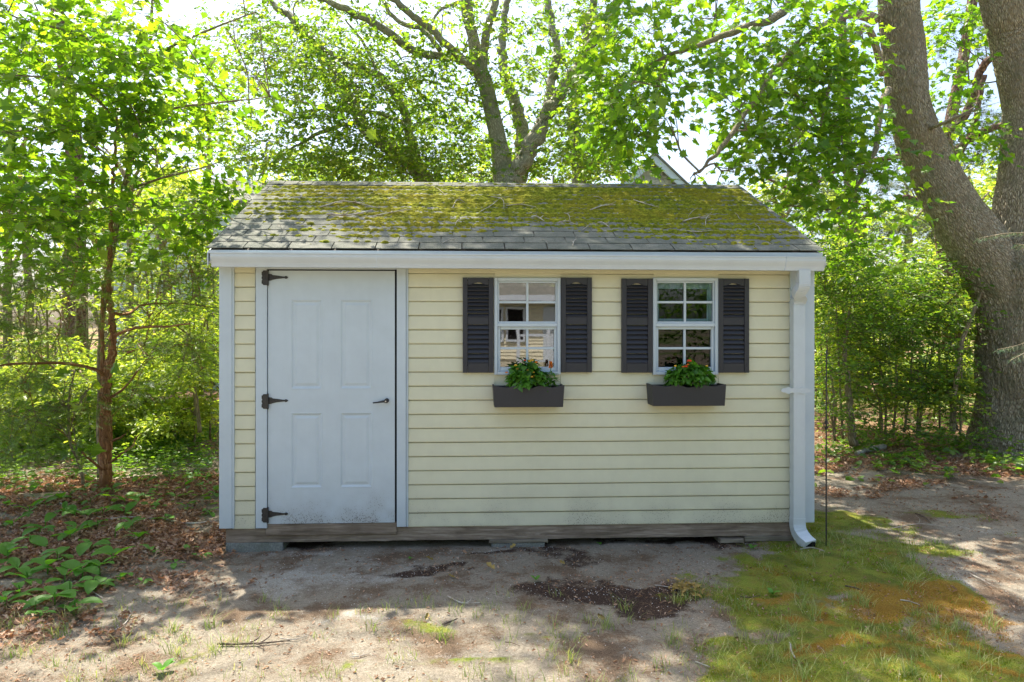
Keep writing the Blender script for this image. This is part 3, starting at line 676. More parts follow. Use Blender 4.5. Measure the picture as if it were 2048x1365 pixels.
V, Fa = rect_sweep([(dxc, yd, .20), (dxc, yd-.001, .145), (dxc+.004, yd-.018, .100), (dxc+.016, yd-.062, .062), (dxc+.034, yd-.120, .036)], .0455, .0335, 60, lambda t: .03*math.sin(t*170)*(.2 < t < .85)); mk('downspout', V, Fa, M['gutter'], shed, label='flared bottom elbow of the downspout')
V, Fa = box(dxc+.034-.034, dxc+.034+.034, yd-.1275, yd-.1265, .026, .060); mk('spout_mouth_shade', V, Fa, M['dark'], shed)  # black plate stands in for the shade inside the pipe end
# strap
zs = Zh(1590, 781, -.096); xa, xb = X(1562, -.095), X(1621, -.095)
st = []
for t in np.linspace(0, 1, 25): st.append((xa+(xb-xa)*t, zs-.004*t+(.020+.005*math.cos(t*25))*min(1, 9*min(t, 1-t)+.12)))
for t in np.linspace(1, 0, 25): st.append((xa+(xb-xa)*t, zs-.004*t-(.020+.005*math.cos(t*25))*min(1, 9*min(t, 1-t)+.12)))
V, Fa = prism(st[::-1], -.0985, -.0945); mk('downspout_strap', V, Fa, M['gutter'], shed)
# ---- roof deck, shingles
TE, TR_ = np.array([YE, ZE]), np.array([YR, ZR]); SL = np.linalg.norm(TR_-TE); td = (TR_-TE)/SL; nd = np.array([-td[1], td[0]])
ang = math.atan2(td[1], td[0])
V, Fa = prismx([(YE+.02, ZE-.022), (YR, ZR-.020), (2*YR-YE, ZE-.02), (2*YR-YE, ZE-.045), (YR, ZR-.050), (YE+.02, ZE-.045)], EX0+.012, EX1-.012); roof = mk('roof', V, Fa, M['ply'], shed)
for xx in (EX0+.004, EX1-.024):
    V, Fa = prismx([(YE+.01, ZE-.021), (YR, ZR-.018), (2*YR-YE, ZE-.02), (2*YR-YE, ZE-.125), (YR, ZR-.135), (YE+.01, ZE-.115)], xx, xx+.007 if xx < 1 else xx+.0075)
    V[:, 0] += -.0 ; mk('rake_board', V, Fa, M['gutter'], shed)
NR = 13; ex = SL/ (NR+.35)
def shingle_mesh(wd, seed):
    rs = np.random.RandomState(seed); n = 7
    xs = np.linspace(0, wd, n); L = ex*1.75; j = rs.uniform(-.0022, .0022, n); lift = rs.uniform(0, .0035, n)
    rowsV = []
    for (sx, h, useL) in ((0, .0085, 1), (L*.5, .0068, 0), (L, .0015, 0)):
        for q in range(n): rowsV.append((xs[q], sx+(j[q] if useL else 0), h+(lift[q] if useL else 0)))
    for q in range(n): rowsV.append((xs[q], j[q]+.0004, .0035+lift[q]*.8))
    V = np.array(rowsV); Fq = []
    for r in range(2):
        for q in range(n-1): Fq.append([r*n+q, r*n+q+1, (r+1)*n+q+1, (r+1)*n+q])
    for q in range(n-1): Fq.append([3*n+q, 3*n+q+1, q+1, q])
    Fq.append([0, n, 2*n, 3*n]); Fq.append([n-1, 4*n-1, 3*n-1, 2*n-1])
    return basemesh('shingle', V, [np.array(Fq)], M['shingle'])
tab = .304; SM = [shingle_mesh(tab-.0075, i) for i in range(6)]
jit = np.random.RandomState(4)
for r in range(NR):
    off = [-.06, -.205, -.13, -.27][r % 4]+jit.uniform(-.012, .012)
    s0 = r*ex
    x = EX0+off; k = 0
    while x < EX1-.02:
        a, e = max(x, EX0), min(x+tab, EX1)
        if e-a > .03:
            full = e-a > tab-.001
            me = SM[jit.randint(6)] if full else None
            if me is None: me = shingle_mesh(e-a-.0075, jit.randint(1000))
            y = YE+td[0]*s0; z = ZE+td[1]*s0
            inst('shingle', me, roof, (a+.003, y, z+.0005*jit.rand()), (ang, 0, jit.uniform(-.003, .003)))
        x += tab
# back slope
V, Fa = prismx([(YR+.002, ZR-.004), (2*YR-YE+.02, ZE-.004), (2*YR-YE+.02, ZE-.016), (YR+.002, ZR-.016)], EX0, EX1); mk('back_slope', V, Fa, M['shingle'], roof)
# ridge caps
capw = .127; n = int((EX1-EX0)/capw)+1
def cap_mesh():
    L = .150; hw = .125
    V = []
    for (x, h) in ((0, .002), (L, .010)):
        for q in (-1, -.12, 0, .12, 1):
            d = abs(q)*hw; V.append((x, q*hw*td[0], h+.006-d*td[1]+(-.0 if abs(q) > .2 else -.004*(abs(q) < .05))))
        for q in (1, -1):
            d = hw; V.append((x, q*hw*td[0], h+.001-d*td[1]))
    V = np.array(V); m = 7
    Fq = [[q, (q+1) % m, m+(q+1) % m, m+q] for q in range(m)]
    return basemesh('ridge_cap', V, [np.array(Fq)[:, ::-1], list(range(m)), list(range(2*m-1, m-1, -1))], M['shingle'])
CM = cap_mesh()
for k in range(n):
    if EX0+k*capw+.15 > EX1+.03: continue
    inst('ridge_cap', CM, roof, (EX0+k*capw, YR, ZR+.004+jit.uniform(0, .002)), (0, 0, 0))
# ---- moss on the roof
def rp(x, s, h=0):
    return np.stack([x, YE+td[0]*s+nd[0]*h, ZE+td[1]*s+nd[1]*h], -1)
def dome(nr=6):
    V = [(0, 0, 1.0)]
    for (r, h) in ((.55, .82), (1.0, .0)):
        for k in range(nr): a = 2*math.pi*(k+(.5 if r < 1 else 0))/nr; V.append((r*math.cos(a), r*math.sin(a), h))
    T = []
    for k in range(nr):
        T.append((0, 1+k, 1+(k+1) % nr)); a, b_ = 1+k, 1+(k+1) % nr; c, d = 1+nr+k, 1+nr+(k+1) % nr; T += [(a, c, d), (a, d, b_)]
    return np.array(V, float), np.array(T)
def scatter(tv, tf, pos, mats):
    N = len(pos); V = np.einsum('nij,kj->nki', mats, tv)+pos[:, None, :]
    Fa = (tf[None]+(np.arange(N)*len(tv))[:, None, None]).reshape(-1, tf.shape[1]); return V.reshape(-1, 3), Fa
n = 90000
xr = R.uniform(EX0+.05, EX1-.05, n); sr = R.uniform(.02, SL-.05, n)
fx, fs = (xr-EX0)/(EX1-EX0), sr/SL
dens = np.exp(-((fx-.60)/.385)**4)*SMOOTH((fs-.10+(.10*np.sin(fx*9)))/.5)
dens = np.maximum(dens, .42*np.exp(-((fx-.25)/.22)**4)*SMOOTH((fs-.3)/.25))*np.where(fx < .5, .6+.4*SMOOTH((fx-.12)/.3)*1, 1)*np.where(fs > .93, .35, 1)
dens = dens*(.38+2.0*np.clip(fbm(xr*3.4, sr*6, 91, 4)-.28, 0, 1))
row_ph = (sr/ex) % 1.0
edge = np.exp(-(np.minimum(row_ph, 1-row_ph)/.16)**2)
pm = dens*(.36+1.2*edge)+.018*edge*(fs > .12)*(fx > .03)*(fbm(xr*5, sr*9, 33, 3) > .55)
sel = R.rand(n) < np.clip(pm, 0, 1)
xr, sr, edge = xr[sel], sr[sel], edge[sel]; N = len(xr)
rad = R.uniform(.007, .018, N)*(1+.5*edge); hgt = rad*R.uniform(.45, .9, N)
ca, sa = np.cos(R.uniform(0, 6.28, N)), np.sin(R.uniform(0, 6.28, N))
B = np.array([[1, 0, 0], [0, td[0], nd[0]], [0, td[1], nd[1]]])
Ms = np.zeros((N, 3, 3)); Ms[:, 0, 0] = rad*1.5; Ms[:, 1, 1] = rad; Ms[:, 2, 2] = hgt; Ms = np.einsum('ij,njk->nik', B, Ms)
tv, tf = dome(6); V, Fa = scatter(tv, tf, rp(xr, sr, .004), Ms); V = V+(R.rand(*V.shape)-.5)*.004
mk('moss', V, Fa, M['moss'], roof, smooth=True, kind='stuff')

# ---- skid beam
def rough_box(x0, x1, y0, y1, z0, z1, n=24, a=.004, seed=1):
    rs = np.random.RandomState(seed); xs = np.linspace(x0, x1, n); Vs = []
    for x in xs:
        j = rs.uniform(-a, a, 8)
        Vs += [(x, y0+j[0], z0+j[1]), (x, y1, z0+j[2]), (x, y1, z1), (x, y0+j[3], z1)]
    Fq = []
    for r in range(n-1):
        for q in range(4): Fq.append([r*4+q, (r+1)*4+q, (r+1)*4+(q+1) % 4, r*4+(q+1) % 4])
    return np.array(Vs), [np.array(Fq)[:, ::-1], [0, 1, 2, 3][::-1][::-1], [(n-1)*4+q for q in (3, 2, 1, 0)]]
bz0 = zb-.098
V, Fa = rough_box(X(452), X(1586), -.004, .085, bz0, zb-.0005, 60, .0022, 3); mk('skid_beam', V, Fa, M['beam'], shed)
V, Fa = join([rough_box(X(452), X(1586), DEP-.1, DEP, bz0, zb-.0005, 20, .002, 5), rough_box(X(452), X(1586), DEP/2-.05, DEP/2+.05, bz0, zb-.0005, 20, .002, 6)]); mk('skid_beam', V, Fa, M['beam'], shed)
V, Fa = box(X(533), X(794), -.020, -.0045, zb-.045, DZ0-.003); bevel(mk('door_sill', V, Fa, M['beam'], shed), .003)
# ---- blocks and shims the shed stands on
def block(name, u0, u1, ztop, zbot, label, cat, mat, y0=-.012, y1=.24, seed=1, a=.003):
    V, Fa = rough_box(X(u0, y0), X(u1, y0), y0, y1, zbot, ztop, 10, a, seed)
    bb = (X((u0+u1)/2, y0), (y0+y1)/2, zbot)
    return bevel(mk(name, V, Fa, mat, None, base=bb, label=label, category=cat), .005)
block('concrete_block', 452, 565.5, bz0-.002, -.06, 'grey concrete block under the left end of the shed beam', 'block', M['concrete'], seed=2)
block('concrete_block', 983, 1089, bz0-.026, -.05, 'grey concrete block under the middle of the shed beam below a thin board', 'block', M['concrete'], seed=3)
block('wooden_shim', 978, 1095.5, bz0-.002, bz0-.024, 'thin weathered board wedged between middle concrete block and shed beam', 'board', M['shim'], y0=-.02, seed=4, a=.002)
block('wooden_shim', 1441, 1487, bz0-.012, bz0-.040, 'short weathered board end poking out under the beam near the downspout', 'board', M['shim'], y0=-.04, seed=5, a=.002)
block('wooden_shim', 1489, 1587, bz0-.002, bz0-.038, 'longer weathered board under the right end of the shed beam beside the downspout', 'board', M['shim'], y0=-.02, seed=6, a=.002)
block('concrete_block', 1500, 1586, bz0-.040, -.06, 'low stained concrete block half buried under the right end of the shed', 'block', M['concrete'], y0=.005, seed=7)

# ------------------------------------------------------------------ window boxes and their flowers
def window_box(u0, u1, v0, v1, label, dn):
    yf, yb = -.175, -.017
    x0, x1 = X(u0, yf), X(u1, yf); um = (u0+u1)/2; z0, z1 = Zh(um, v1, yf), Zh(um, v0, yf)
    t = thing('window_box', label, 'planter', ((x0+x1)/2, -.1, z0)); tp = .010
    n = 40; zz = []
    for q in np.linspace(0, 1, n):
        e = abs(2*q-1); w_ = -.018*(.5-.5*math.cos(q*2*math.pi*3))*(.55+.45*(1-e))-.004*(1-e)
        zz.append((x0+(x1-x0)*q, z1+w_))
    V, Fa = prism([(x0+tp, z0), (x1-tp, z0)]+zz[::-1], yf, yf+.011); bevel(mk('front_board', V, Fa, M['planter'], t), .0015)
    for sgn, xx in ((1, x0), (-1, x1)):
        V = np.array([(xx+sgn*tp, yf+.0115, z0), (xx+sgn*(tp+.010), yf+.0115, z0), (xx+sgn*(tp+.010), yb, z0), (xx+sgn*tp, yb, z0), (xx, yf+.0115, z1-.002), (xx+sgn*.010, yf+.0115, z1-.002), (xx+sgn*.010, yb, z1-.002), (xx, yb, z1-.002)])
        mk('side_board', V, QB if sgn > 0 else QB[:, ::-1], M['planter'], t)
    V, Fa = box(x0+tp+.0105, x1-tp-.0105, yf+.012, yb-.0005, z0+.002, z0+.012); mk('bottom_board', V, Fa, M['planter'], t)
    V, Fa = box(x0+.012, x1-.012, yb-.010, yb, z0+.0125, z1-.012); mk('back_board', V, Fa, M['planter'], t)
    # soil surface
    n = 30; xs = np.linspace(x0+.013, x1-.013, n); ys = np.linspace(yf+.0125, yb-.011, 8)
    GXX, GYY = np.meshgrid(xs, ys); ZZ = z1-.020+(fbm(GXX*40, GYY*40, 3, 3)-.5)*.03
    i, j = np.meshgrid(np.arange(7), np.arange(n-1), indexing='ij')
    mk('soil', np.stack([GXX, GYY, ZZ], -1).reshape(-1, 3), np.stack([i*n+j, i*n+j+1, (i+1)*n+j+1, (i+1)*n+j], -1).reshape(-1, 4), M['pot_soil'], t, smooth=True, kind='stuff')
    return x0, x1, z0, z1
def ovate(n=4, w_=.32, curl=.25):
    """leaf along +x, unit length, folded on its midrib"""
    V, T = [], []
    for k in range(n+1):
        t = k/n; hw = w_*math.sin(math.pi*min(1, t**.75*1.0))*1.0 if 0 < k < n else .008
        zz = -curl*t*t; V += [(t, -hw, zz+hw*.35), (t, 0, zz), (t, hw, zz+hw*.35)]
    for k in range(n):
        a = 3*k; b_ = a+3
        for q in (0, 1): T += [(a+q, b_+q, b_+q+1), (a+q, b_+q+1, a+q+1)]
    return np.array(V, float), np.array(T)
def dirs_to_mats(D, Nn, size):
    """columns: leaf axis, side, normal, scaled"""
    D = D/(np.linalg.norm(D, axis=1)[:, None]+1e-9); S = np.cross(Nn, D); S /= np.linalg.norm(S, axis=1)[:, None]+1e-9
    U = np.cross(D, S); return np.stack([D, S, U], -1)*size[:, None, None]
def clump(cx, cy, cz, rx, ry, rz, n, size, rs, tv, tf):
    th = rs.uniform(0, 2*np.pi, n); ph = np.arccos(rs.uniform(-.15, 1, n)); rr = rs.uniform(.45, 1, n)**.6
    D = np.c_[np.sin(ph)*np.cos(th), np.sin(ph)*np.sin(th), np.cos(ph)]
    P = np.c_[cx+D[:, 0]*rx*rr, cy+D[:, 1]*ry*rr, cz+D[:, 2]*rz*rr]
    out = D*np.array([1, 1, .2])+rs.normal(0, .45, (n, 3)); out[:, 2] -= .25
    Nn = D+np.array([0, 0, .8])+rs.normal(0, .3, (n, 3))
    return scatter(tv, tf, P, dirs_to_mats(out, Nn, size*rs.uniform(.65, 1.2, n)))
TV5, TF5 = ovate(4, .36, .3)
def flower_head(par, p, r, mat, rs, name='flower_head'):
    n = 22; th = rs.uniform(0, 6.28, n); ph = np.arccos(rs.uniform(.1, 1, n)); D = np.c_[np.sin(ph)*np.cos(th), np.sin(ph)*np.sin(th), np.cos(ph)]
    V, T = dome(5); Ms = dirs_to_mats(np.cross(D, rs.normal(0, 1, (n, 3))), D, np.full(n, r*.42)); V, T = scatter(V, T, np.array(p)+D*r*.7*np.array([1, 1, .7]), Ms)
    mk(name, V, T, mat, par, smooth=True)
def bedding_plant(name, label, cat, x, z, w_, h, n, seed, heads, u_dir=0):
    rs = np.random.RandomState(seed); y = -.098
    t = thing(name, label, cat, (x, y, z-.02))
    stems = [tube([(x+rs.uniform(-.01, .01), y, z-.02), (x+a*.5, y+rs.uniform(-.02, .02), z+h*.4), (x+a, y+rs.uniform(-.05, .03), z+h*.75)], [.003, .002], 5, 6) for a in rs.uniform(-w_*.8, w_*.8, 12)]
    V, Fa, U = jointubes(stems); mk('stem', V, Fa, M['leaf_pot'], t, kind='stuff')
    V, Fa = clump(x, y-.01, z+h*.18, w_, .085, h*.8, n, .052, rs, TV5, TF5); mk('leaves', V, Fa, M['leaf_pot'], t, smooth=True, kind='stuff')
    for (fx_, fz_, r, mt) in heads: flower_head(t, (x+fx_, y-.075+rs.uniform(-.02, .02), z+fz_), r*.95, M[mt], rs)
    return t
b1 = window_box(986, 1129, 771.5, 815, 'charcoal scalloped window box under the left window holding yellow flowers and an orange plume', 1)
b2 = window_box(1304, 1452.5, 769.5, 812.5, 'charcoal scalloped window box under the right window holding one red-flowered plant', 2)
bedding_plant('lantana', 'bushy green lantana with many yellow flower heads in the left window box', 'plant', X(1054, -.1), b1[3]-.01, .125, .185, 330, 3,
              [(-.085, .15, .011, 'yellow'), (-.07, .125, .010, 'orange'), (0.0, .115, .009, 'yellow'), (.015, .18, .012, 'yellow'), (.03, .185, .012, 'yellow'), (.06, .17, .011, 'orange'), (.04, .10, .009, 'yellow'), (.055, .075, .013, 'yellow'), (.028, .07, .010, 'yellow'), (-.15, .10, .010, 'orange'), (-.02, .185, .008, 'red')])
bedding_plant('lantana', 'bushy green lantana with red flower head on top in the right window box', 'plant', X(1378, -.1), b2[3]-.01, .165, .165, 400, 5,
              [(-.02, .175, .016, 'red'), (-.04, .135, .013, 'red'), (-.03, .15, .009, 'orange'), (-.12, .14, .010, 'yellow'), (.10, .14, .009, 'yellow'), (-.07, .135, .008, 'orange')])
def celosia():
    rs = np.random.RandomState(9); x, y, z = X(1101, -.1), -.11, b1[3]-.01
    t = thing('celosia', 'small lime green plant with single upright orange plume beside the yellow lantana', 'plant', (x, y, z-.02))
    V, Fa, U = tube([(x, y, z-.02), (x+.002, y, z+.08), (x, y, z+.135)], [.004, .003], 6, 8); mk('stem', V, Fa, M['leaf_pot'], t)
    n = 46; hz_ = rs.uniform(.0, .10, n); th = rs.uniform(0, 6.28, n); D = np.c_[np.cos(th), np.sin(th), rs.uniform(-.2, .5, n)]
    tv, tf = ovate(4, .17, .35); V, Fa = scatter(tv, tf, np.c_[x+0*th, y+0*th, z+hz_]+D*.006, dirs_to_mats(D, np.tile([0, 0, 1.], (n, 1))+rs.normal(0, .2, (n, 3)), rs.uniform(.05, .085, n)))
    mk('leaves', V, Fa, M['leaf_pot'], t, smooth=True, kind='stuff')
    n = 120; q = rs.uniform(0, 1, n); th = rs.uniform(0, 6.28, n); D = np.c_[np.cos(th), np.sin(th), np.full(n, 1.3)]
    P = np.c_[x+np.cos(th)*.007*(1-q), y+np.sin(th)*.007*(1-q), z+.125+q*.045]
    tv, tf = ovate(2, .25, .1); V, Fa = scatter(tv, tf, P, dirs_to_mats(D, np.c_[-np.sin(th), np.cos(th), 0*th], np.full(n, .014))); mk('flower_plume', V, Fa, M['orange'], t)
celosia()

# ------------------------------------------------------------------ foliage machinery
def poly_leaf(outline, fold=.24, curl=.30):
    """fan leaf: outline (x along the leaf, y side) around a centre"""
    o = np.array(outline, float); c = np.array([[.38, 0]]); P = np.vstack([c, o]); z = np.abs(P[:, 1])*fold-curl*P[:, 0]**2
    n = len(o); T = [(0, 1+k, 1+(k+1) % n) for k in range(n)]
    return np.c_[P, z], np.array(T)
half = [(.0, .0), (-.04, .22), (.14, .20), (.16, .50), (.34, .36), (.46, .56), (.58, .30), (.66, .24), (.70, .13), (1.0, 0)]
MAPLE = poly_leaf(half+[(x, -y) for x, y in half[-2:0:-1]])
half = [(0, 0), (.15, .20), (.35, .46), (.55, .30), (.68, .40), (1.0, 0)]
MAPLE_S = poly_leaf(half+[(x, -y) for x, y in half[-2:0:-1]])
half = [(0, 0), (.25, .30), (.42, .12), (.62, .30), (1.0, 0)]
OAK = poly_leaf(half+[(x, -y) for x, y in half[-2:0:-1]])
OVAL = (np.array([(0, 0, 0), (.45, .26, .05), (1, 0, -.12), (.45, -.26, .05)], float), np.array([(0, 2, 1), (0, 3, 2)]))
OVAL4 = (np.array([(0, 0, 0), (.3, .22, .05), (.7, .2, .0), (1, 0, -.15), (.7, -.2, .0), (.3, -.22, .05)], float), np.array([(0, 2, 1), (0, 3, 2), (0, 4, 3), (0, 5, 4)]))
def feather(n=5, w_=.35):
    V, T = [(0, .012, 0), (0, -.012, 0), (1, 0, -.1)], [(0, 1, 2)]
    for k in range(n):
        t = .12+.78*k/n; L = w_*(1-t*.55)
        for sg in (1, -1):
            i = len(V); V += [(t, 0, -.05*t), (t+.075, 0, -.05*t), (t+L*.75, sg*L*.75, .04-.1*t)]; T += [(i, i+1, i+2)]
    return np.array(V, float), np.array(T)
CEDAR = feather(5, .42)
def needles(n=9, seed=1):
    rs = np.random.RandomState(seed); V, T = [], []
    for k in range(n):
        a = 2*math.pi*k/n+rs.uniform(-.3, .3); sp = rs.uniform(.3, .75); d = np.array([1, math.cos(a)*sp, math.sin(a)*sp]); d /= np.linalg.norm(d)
        s = np.cross(d, [0, 0, 1.]); s /= np.linalg.norm(s)+1e-9; i = len(V); V += [tuple(s*.018), tuple(-s*.018), tuple(d)]; T.append((i, i+1, i+2))
    return np.array(V), np.array(T)
PINE = needles(10)
def blobs3d(items, rng):
    """(u, v, depth, half-width px, half-height px, half-depth m, twigs) -> twig starts, centres"""
    S, Cn, Rr = [], [], []
    for (u, v, Z, ru, rv, rz, n) in items:
        c = wp(u, v, Z); rad = np.array([ru*Z/F_PX, rz, rv*Z/F_PX])
        q = rng.normal(0, 1, (n, 3)); q /= np.linalg.norm(q, axis=1)[:, None]; q *= (rng.rand(n, 1)**.45)
        S.append(c+q*rad); Cn.append(np.tile(c, (n, 1))); Rr.append(np.tile(rad, (n, 1)))
    return np.concatenate(S), np.concatenate(Cn), np.concatenate(Rr)
GAPG = [(120, 1040, 60, 8), (330, 1010, 50, 6), (250, 1090, 60, 8), (80, 960, 80, 7), (380, 1040, 40, 6), (150, 1140, 40, 7), (250, 930, 120, 8), (120, 830, 200, 16), (300, 830, 120, 10), (620, 1250, 140, 24), (450, 1225, 60, 40), (415, 1130, 40, 24), (650, 1305, 170, 26), (880, 1252, 130, 16), (1095, 1240, 60, 9), (1060, 1345, 90, 18), (1160, 1352, 130, 18), (1425, 1305, 40, 9), (290, 1275, 120, 26), (400, 1330, 160, 30), (120, 1245, 70, 9), (90, 1310, 60, 12),
 (330, 1075, 46, 8), (410, 1092, 30, 12), (270, 1000, 50, 6), (190, 1015, 40, 5), (100, 1120, 34, 6), (60, 1180, 26, 6), (800, 1330, 90, 16), (210, 1180, 36, 7), (350, 1160, 60, 9), (390, 930, 40, 4), (230, 1050, 40, 5),
 (1760, 1062, 70, 16), (1850, 1092, 80, 12), (1700, 1028, 36, 12), (1990, 1155, 60, 14), (1900, 1130, 40, 7), (1680, 975, 34, 4), (1990, 975, 60, 5), (1830, 975, 30, 3), (1830, 1305, 55, 9), (1990, 1110, 60, 10), (1640, 1360, 50, 8), (1935, 1225, 50, 6),
 (60, 875, 170, 22), (200, 860, 100, 14), (400, 778, 90, 7), (330, 905, 70, 6), (1720, 838, 60, 7), (1750, 778, 70, 5), (1660, 815, 30, 6), (1900, 800, 40, 5)]  # crowns are thinned so that sun lands on these ground spots
GAPR = [(480, 480, 60, 12), (560, 440, 34, 12), (580, 402, 26, 8), (640, 425, 20, 6), (510, 405, 22, 10), (740, 488, 40, 8), (620, 468, 30, 6), (900, 398, 80, 22), (960, 452, 30, 16), (1060, 388, 46, 11), (1310, 386, 36, 9), (1240, 460, 18, 5), (610, 372, 60, 4), (880, 373, 30, 4), (1290, 378, 26, 5), (780, 440, 22, 7), (860, 430, 30, 9), (1390, 400, 16, 6), (1140, 385, 20, 6)]  # roof spots kept sunlit by opening the boughs above them
GAPV = [(1385, 270, 62, 52), (1345, 335, 45, 30), (1300, 345, 36, 26), (1420, 235, 30, 26), (805, 45, 34, 26), (772, 92, 26, 20), (738, 246, 22, 14), (908, 172, 18, 22), (1090, 88, 22, 20), (565, 160, 20, 18), (1142, 70, 16, 18), (600, 40, 22, 16), (1075, 95, 14, 24), (700, 60, 16, 12), (860, 70, 18, 12),
 (1960, 150, 26, 20), (1970, 50, 16, 14), (372, 20, 16, 16), (390, 90, 12, 10), (1515, 170, 26, 18), (1530, 225, 16, 18), (340, 340, 16, 16), (650, 250, 14, 10), (960, 330, 12, 12)]
def sun_gap(S, mode):
    """0..1: how far a bough stands in one of the openings cut in the crowns to let sun onto chosen ground and roof spots"""
    h = 0.0
    if mode == 'g': q = S-SUN_TO*((S[:, 2:3]-0)/SUN_TO[2]); items = GAPG
    else:
        nrm = np.array([0, nd[0], nd[1]]); P0 = np.array([0, YE, ZE]); t = ((S-P0)@nrm)/(SUN_TO@nrm); q = S-SUN_TO*t[:, None]; items = GAPR
    u, v, Z = project(q); g = np.zeros(len(S))
    for (a, b_, ru, rv) in items:
        g = np.maximum(g, np.exp(-(((u-a)/(ru*1.35))**2+((v-b_)/(rv*1.6))**2)**1.5*.6))
    g = np.where(Z > .5, g, 0)
    return g if mode == 'g' else g*(t > .4)*(np.abs(q[:, 1]-.6) < .95)
STEM = np.array([(1785, 0, 62), (1800, 100, 60), (1815, 200, 60), (1840, 300, 62), (1885, 390, 66), (1930, 460, 72), (2010, 560, 70), (2030, 700, 76), (2030, 850, 90)], float)
STEM2 = np.array([(2010, 0, 50), (2030, 80, 48), (2046, 200, 48), (2050, 300, 52), (2040, 450, 60)], float)
def thin(S, Cn, rng):
    u, v, Z = project(S)
    hi = S[:, 2] > 1.2
    g = np.maximum(sun_gap(S, 'g')*hi, sun_gap(S, 'r')*(S[:, 2] > 2.7))
    seen = (v > -20) & (u > -30) & (u < 2080)
    k = rng.rand(len(S)) > g*np.where(seen, .9, 1.0)*1.25
    for st in (STEM, STEM2):
        cu = np.interp(v, st[:, 1], st[:, 0]); cw = np.interp(v, st[:, 1], st[:, 2])
        k &= ~((np.abs(u-cu) < cw+12+rng.uniform(0, 22, len(S))) & (Z < 9.3) & (v < 860) & (rng.rand(len(S)) < .93))
    for (a, b_, ru, rv) in GAPV: k &= ~((((u-a)/ru)**2+((v-b_+8)/rv)**2) < rng.uniform(.6, 1.1, len(S)))
    return S[k], Cn[k]
def foliage(S, Cn, tpl, size, per, tlen, rng, droop=.35, flatness=.8, tw_r=.003, twigs=True, spread=.9, jitter=.25, up=.1, side=1.0, min_z=None):
    """twigs start at S and run away from the crown centre, with leaves left and right of them"""
    S, Cn = thin(S, Cn, rng)
    n = len(S); out = S-Cn; out[:, 2] *= .4; out = out/(np.linalg.norm(out, axis=1)[:, None]+.05)
    d = out*.8+rng.normal(0, .55, (n, 3)); d[:, 2] = d[:, 2]*.35+up; d /= np.linalg.norm(d, axis=1)[:, None]
    L = tlen*rng.uniform(.6, 1.3, n)
    def pt(t): return S[:, None, :]+d[:, None, :]*(L[:, None]*t)[..., None]+np.array([0, 0, -1.])*(droop*L[:, None]*t*t)[..., None]
    t = np.clip(np.linspace(.12, 1, per)[None]+rng.uniform(-.06, .06, (n, per)), .05, 1.02)
    P = pt(t); sgn = np.where(np.arange(per) % 2, 1, -1)[None]*np.ones((n, 1))
    hs = np.cross(d, [0, 0, 1.]); hs /= np.linalg.norm(hs, axis=1)[:, None]+1e-9
    az = (sgn*rng.uniform(.5, 1.15, (n, per)))*side; az[:, -1] = rng.uniform(-.3, .3, n)
    D = d[:, None, :]*np.cos(az)[..., None]+hs[:, None, :]*np.sin(az)[..., None]; D = D+rng.normal(0, jitter, D.shape); D[..., 2] -= droop*rng.uniform(.2, 1.3, (n, per))
    Nn = np.array([0, 0, 1.])*flatness+rng.normal(0, .42, D.shape)
    P = P+D*size*.22
    sz = size*rng.uniform(.38, 1.0, n*per)**.8*size**.2/size**.2*1.15 if False else size*(.42+.85*rng.rand(n*per)**1.2)
    D = D.reshape(-1, 3); Nn = Nn.reshape(-1, 3); P = P.reshape(-1, 3)
    if min_z is not None:
        ok = P[:, 2] > min_z; D, Nn, P, sz = D[ok], Nn[ok], P[ok], sz[ok]
    V, Fa = scatter(tpl[0], tpl[1], P, dirs_to_mats(D, Nn, sz))
    TV = TF = None
    if twigs:
        ts = np.array([0, .5, 1.]); C = pt(np.tile(ts, (n, 1)))
        a = np.array([0, 2.094, 4.189]); upv = np.cross(hs, d)
        rr = tw_r*np.array([1, .7, .35])
        TVv = C[:, :, None, :]+rr[None, :, None, None]*(np.cos(a)[None, None, :, None]*hs[:, None, None, :]+np.sin(a)[None, None, :, None]*upv[:, None, None, :])
        q = []
        for r in range(2):
            for k in range(3): q.append((r*3+k, r*3+(k+1) % 3, (r+1)*3+(k+1) % 3, (r+1)*3+k))
        TF = (np.array(q)[None]+(np.arange(n)*9)[:, None, None]).reshape(-1, 4); TV = TVv.reshape(-1, 3)
    return V, Fa, TV, TF
def px_path(pts): return [wp(u, v, Z) for (u, v, Z) in pts]
def connect(limbs, targets, rng, r0=.022, sides=5):
    """secondary branches: from the nearest limb point to each leaf cluster"""
    A = np.concatenate(limbs); ts = []; d0 = [np.min(np.linalg.norm(A-t_, axis=1)) for t_ in targets]
    for k, tg in enumerate([targets[q] for q in np.argsort(d0)]):
        d = np.linalg.norm(A-tg+np.array([0, 0, .3]), axis=1); i = int(np.argmin(d)); a = A[i]
        m1_, m2_ = a*.65+tg*.35+rng.normal(0, .06, 3)*d[i]+np.array([0, 0, .08*d[i]]), a*.3+tg*.7+rng.normal(0, .06, 3)*d[i]
        ts.append(tube([a, m1_, m2_, tg], [r0*min(1.1, .5+d[i]*.35), r0*.7, r0*.5, r0*.22], sides, 12, seed=k)); A = np.vstack([A, spline([a, m1_, m2_, tg], 12)[5:]])
        for q in range(3):
            e = tg+rng.normal(0, .22, 3)*np.array([1, 1, .6])*max(.6, d[i]*.5); s0 = m2_ if q else m1_*.5+m2_*.5
            ts.append(tube([s0, (s0+e)/2+rng.normal(0, .05, 3), e], [r0*.4, r0*.28, r0*.12], 4, 7, seed=k+q))
    return ts

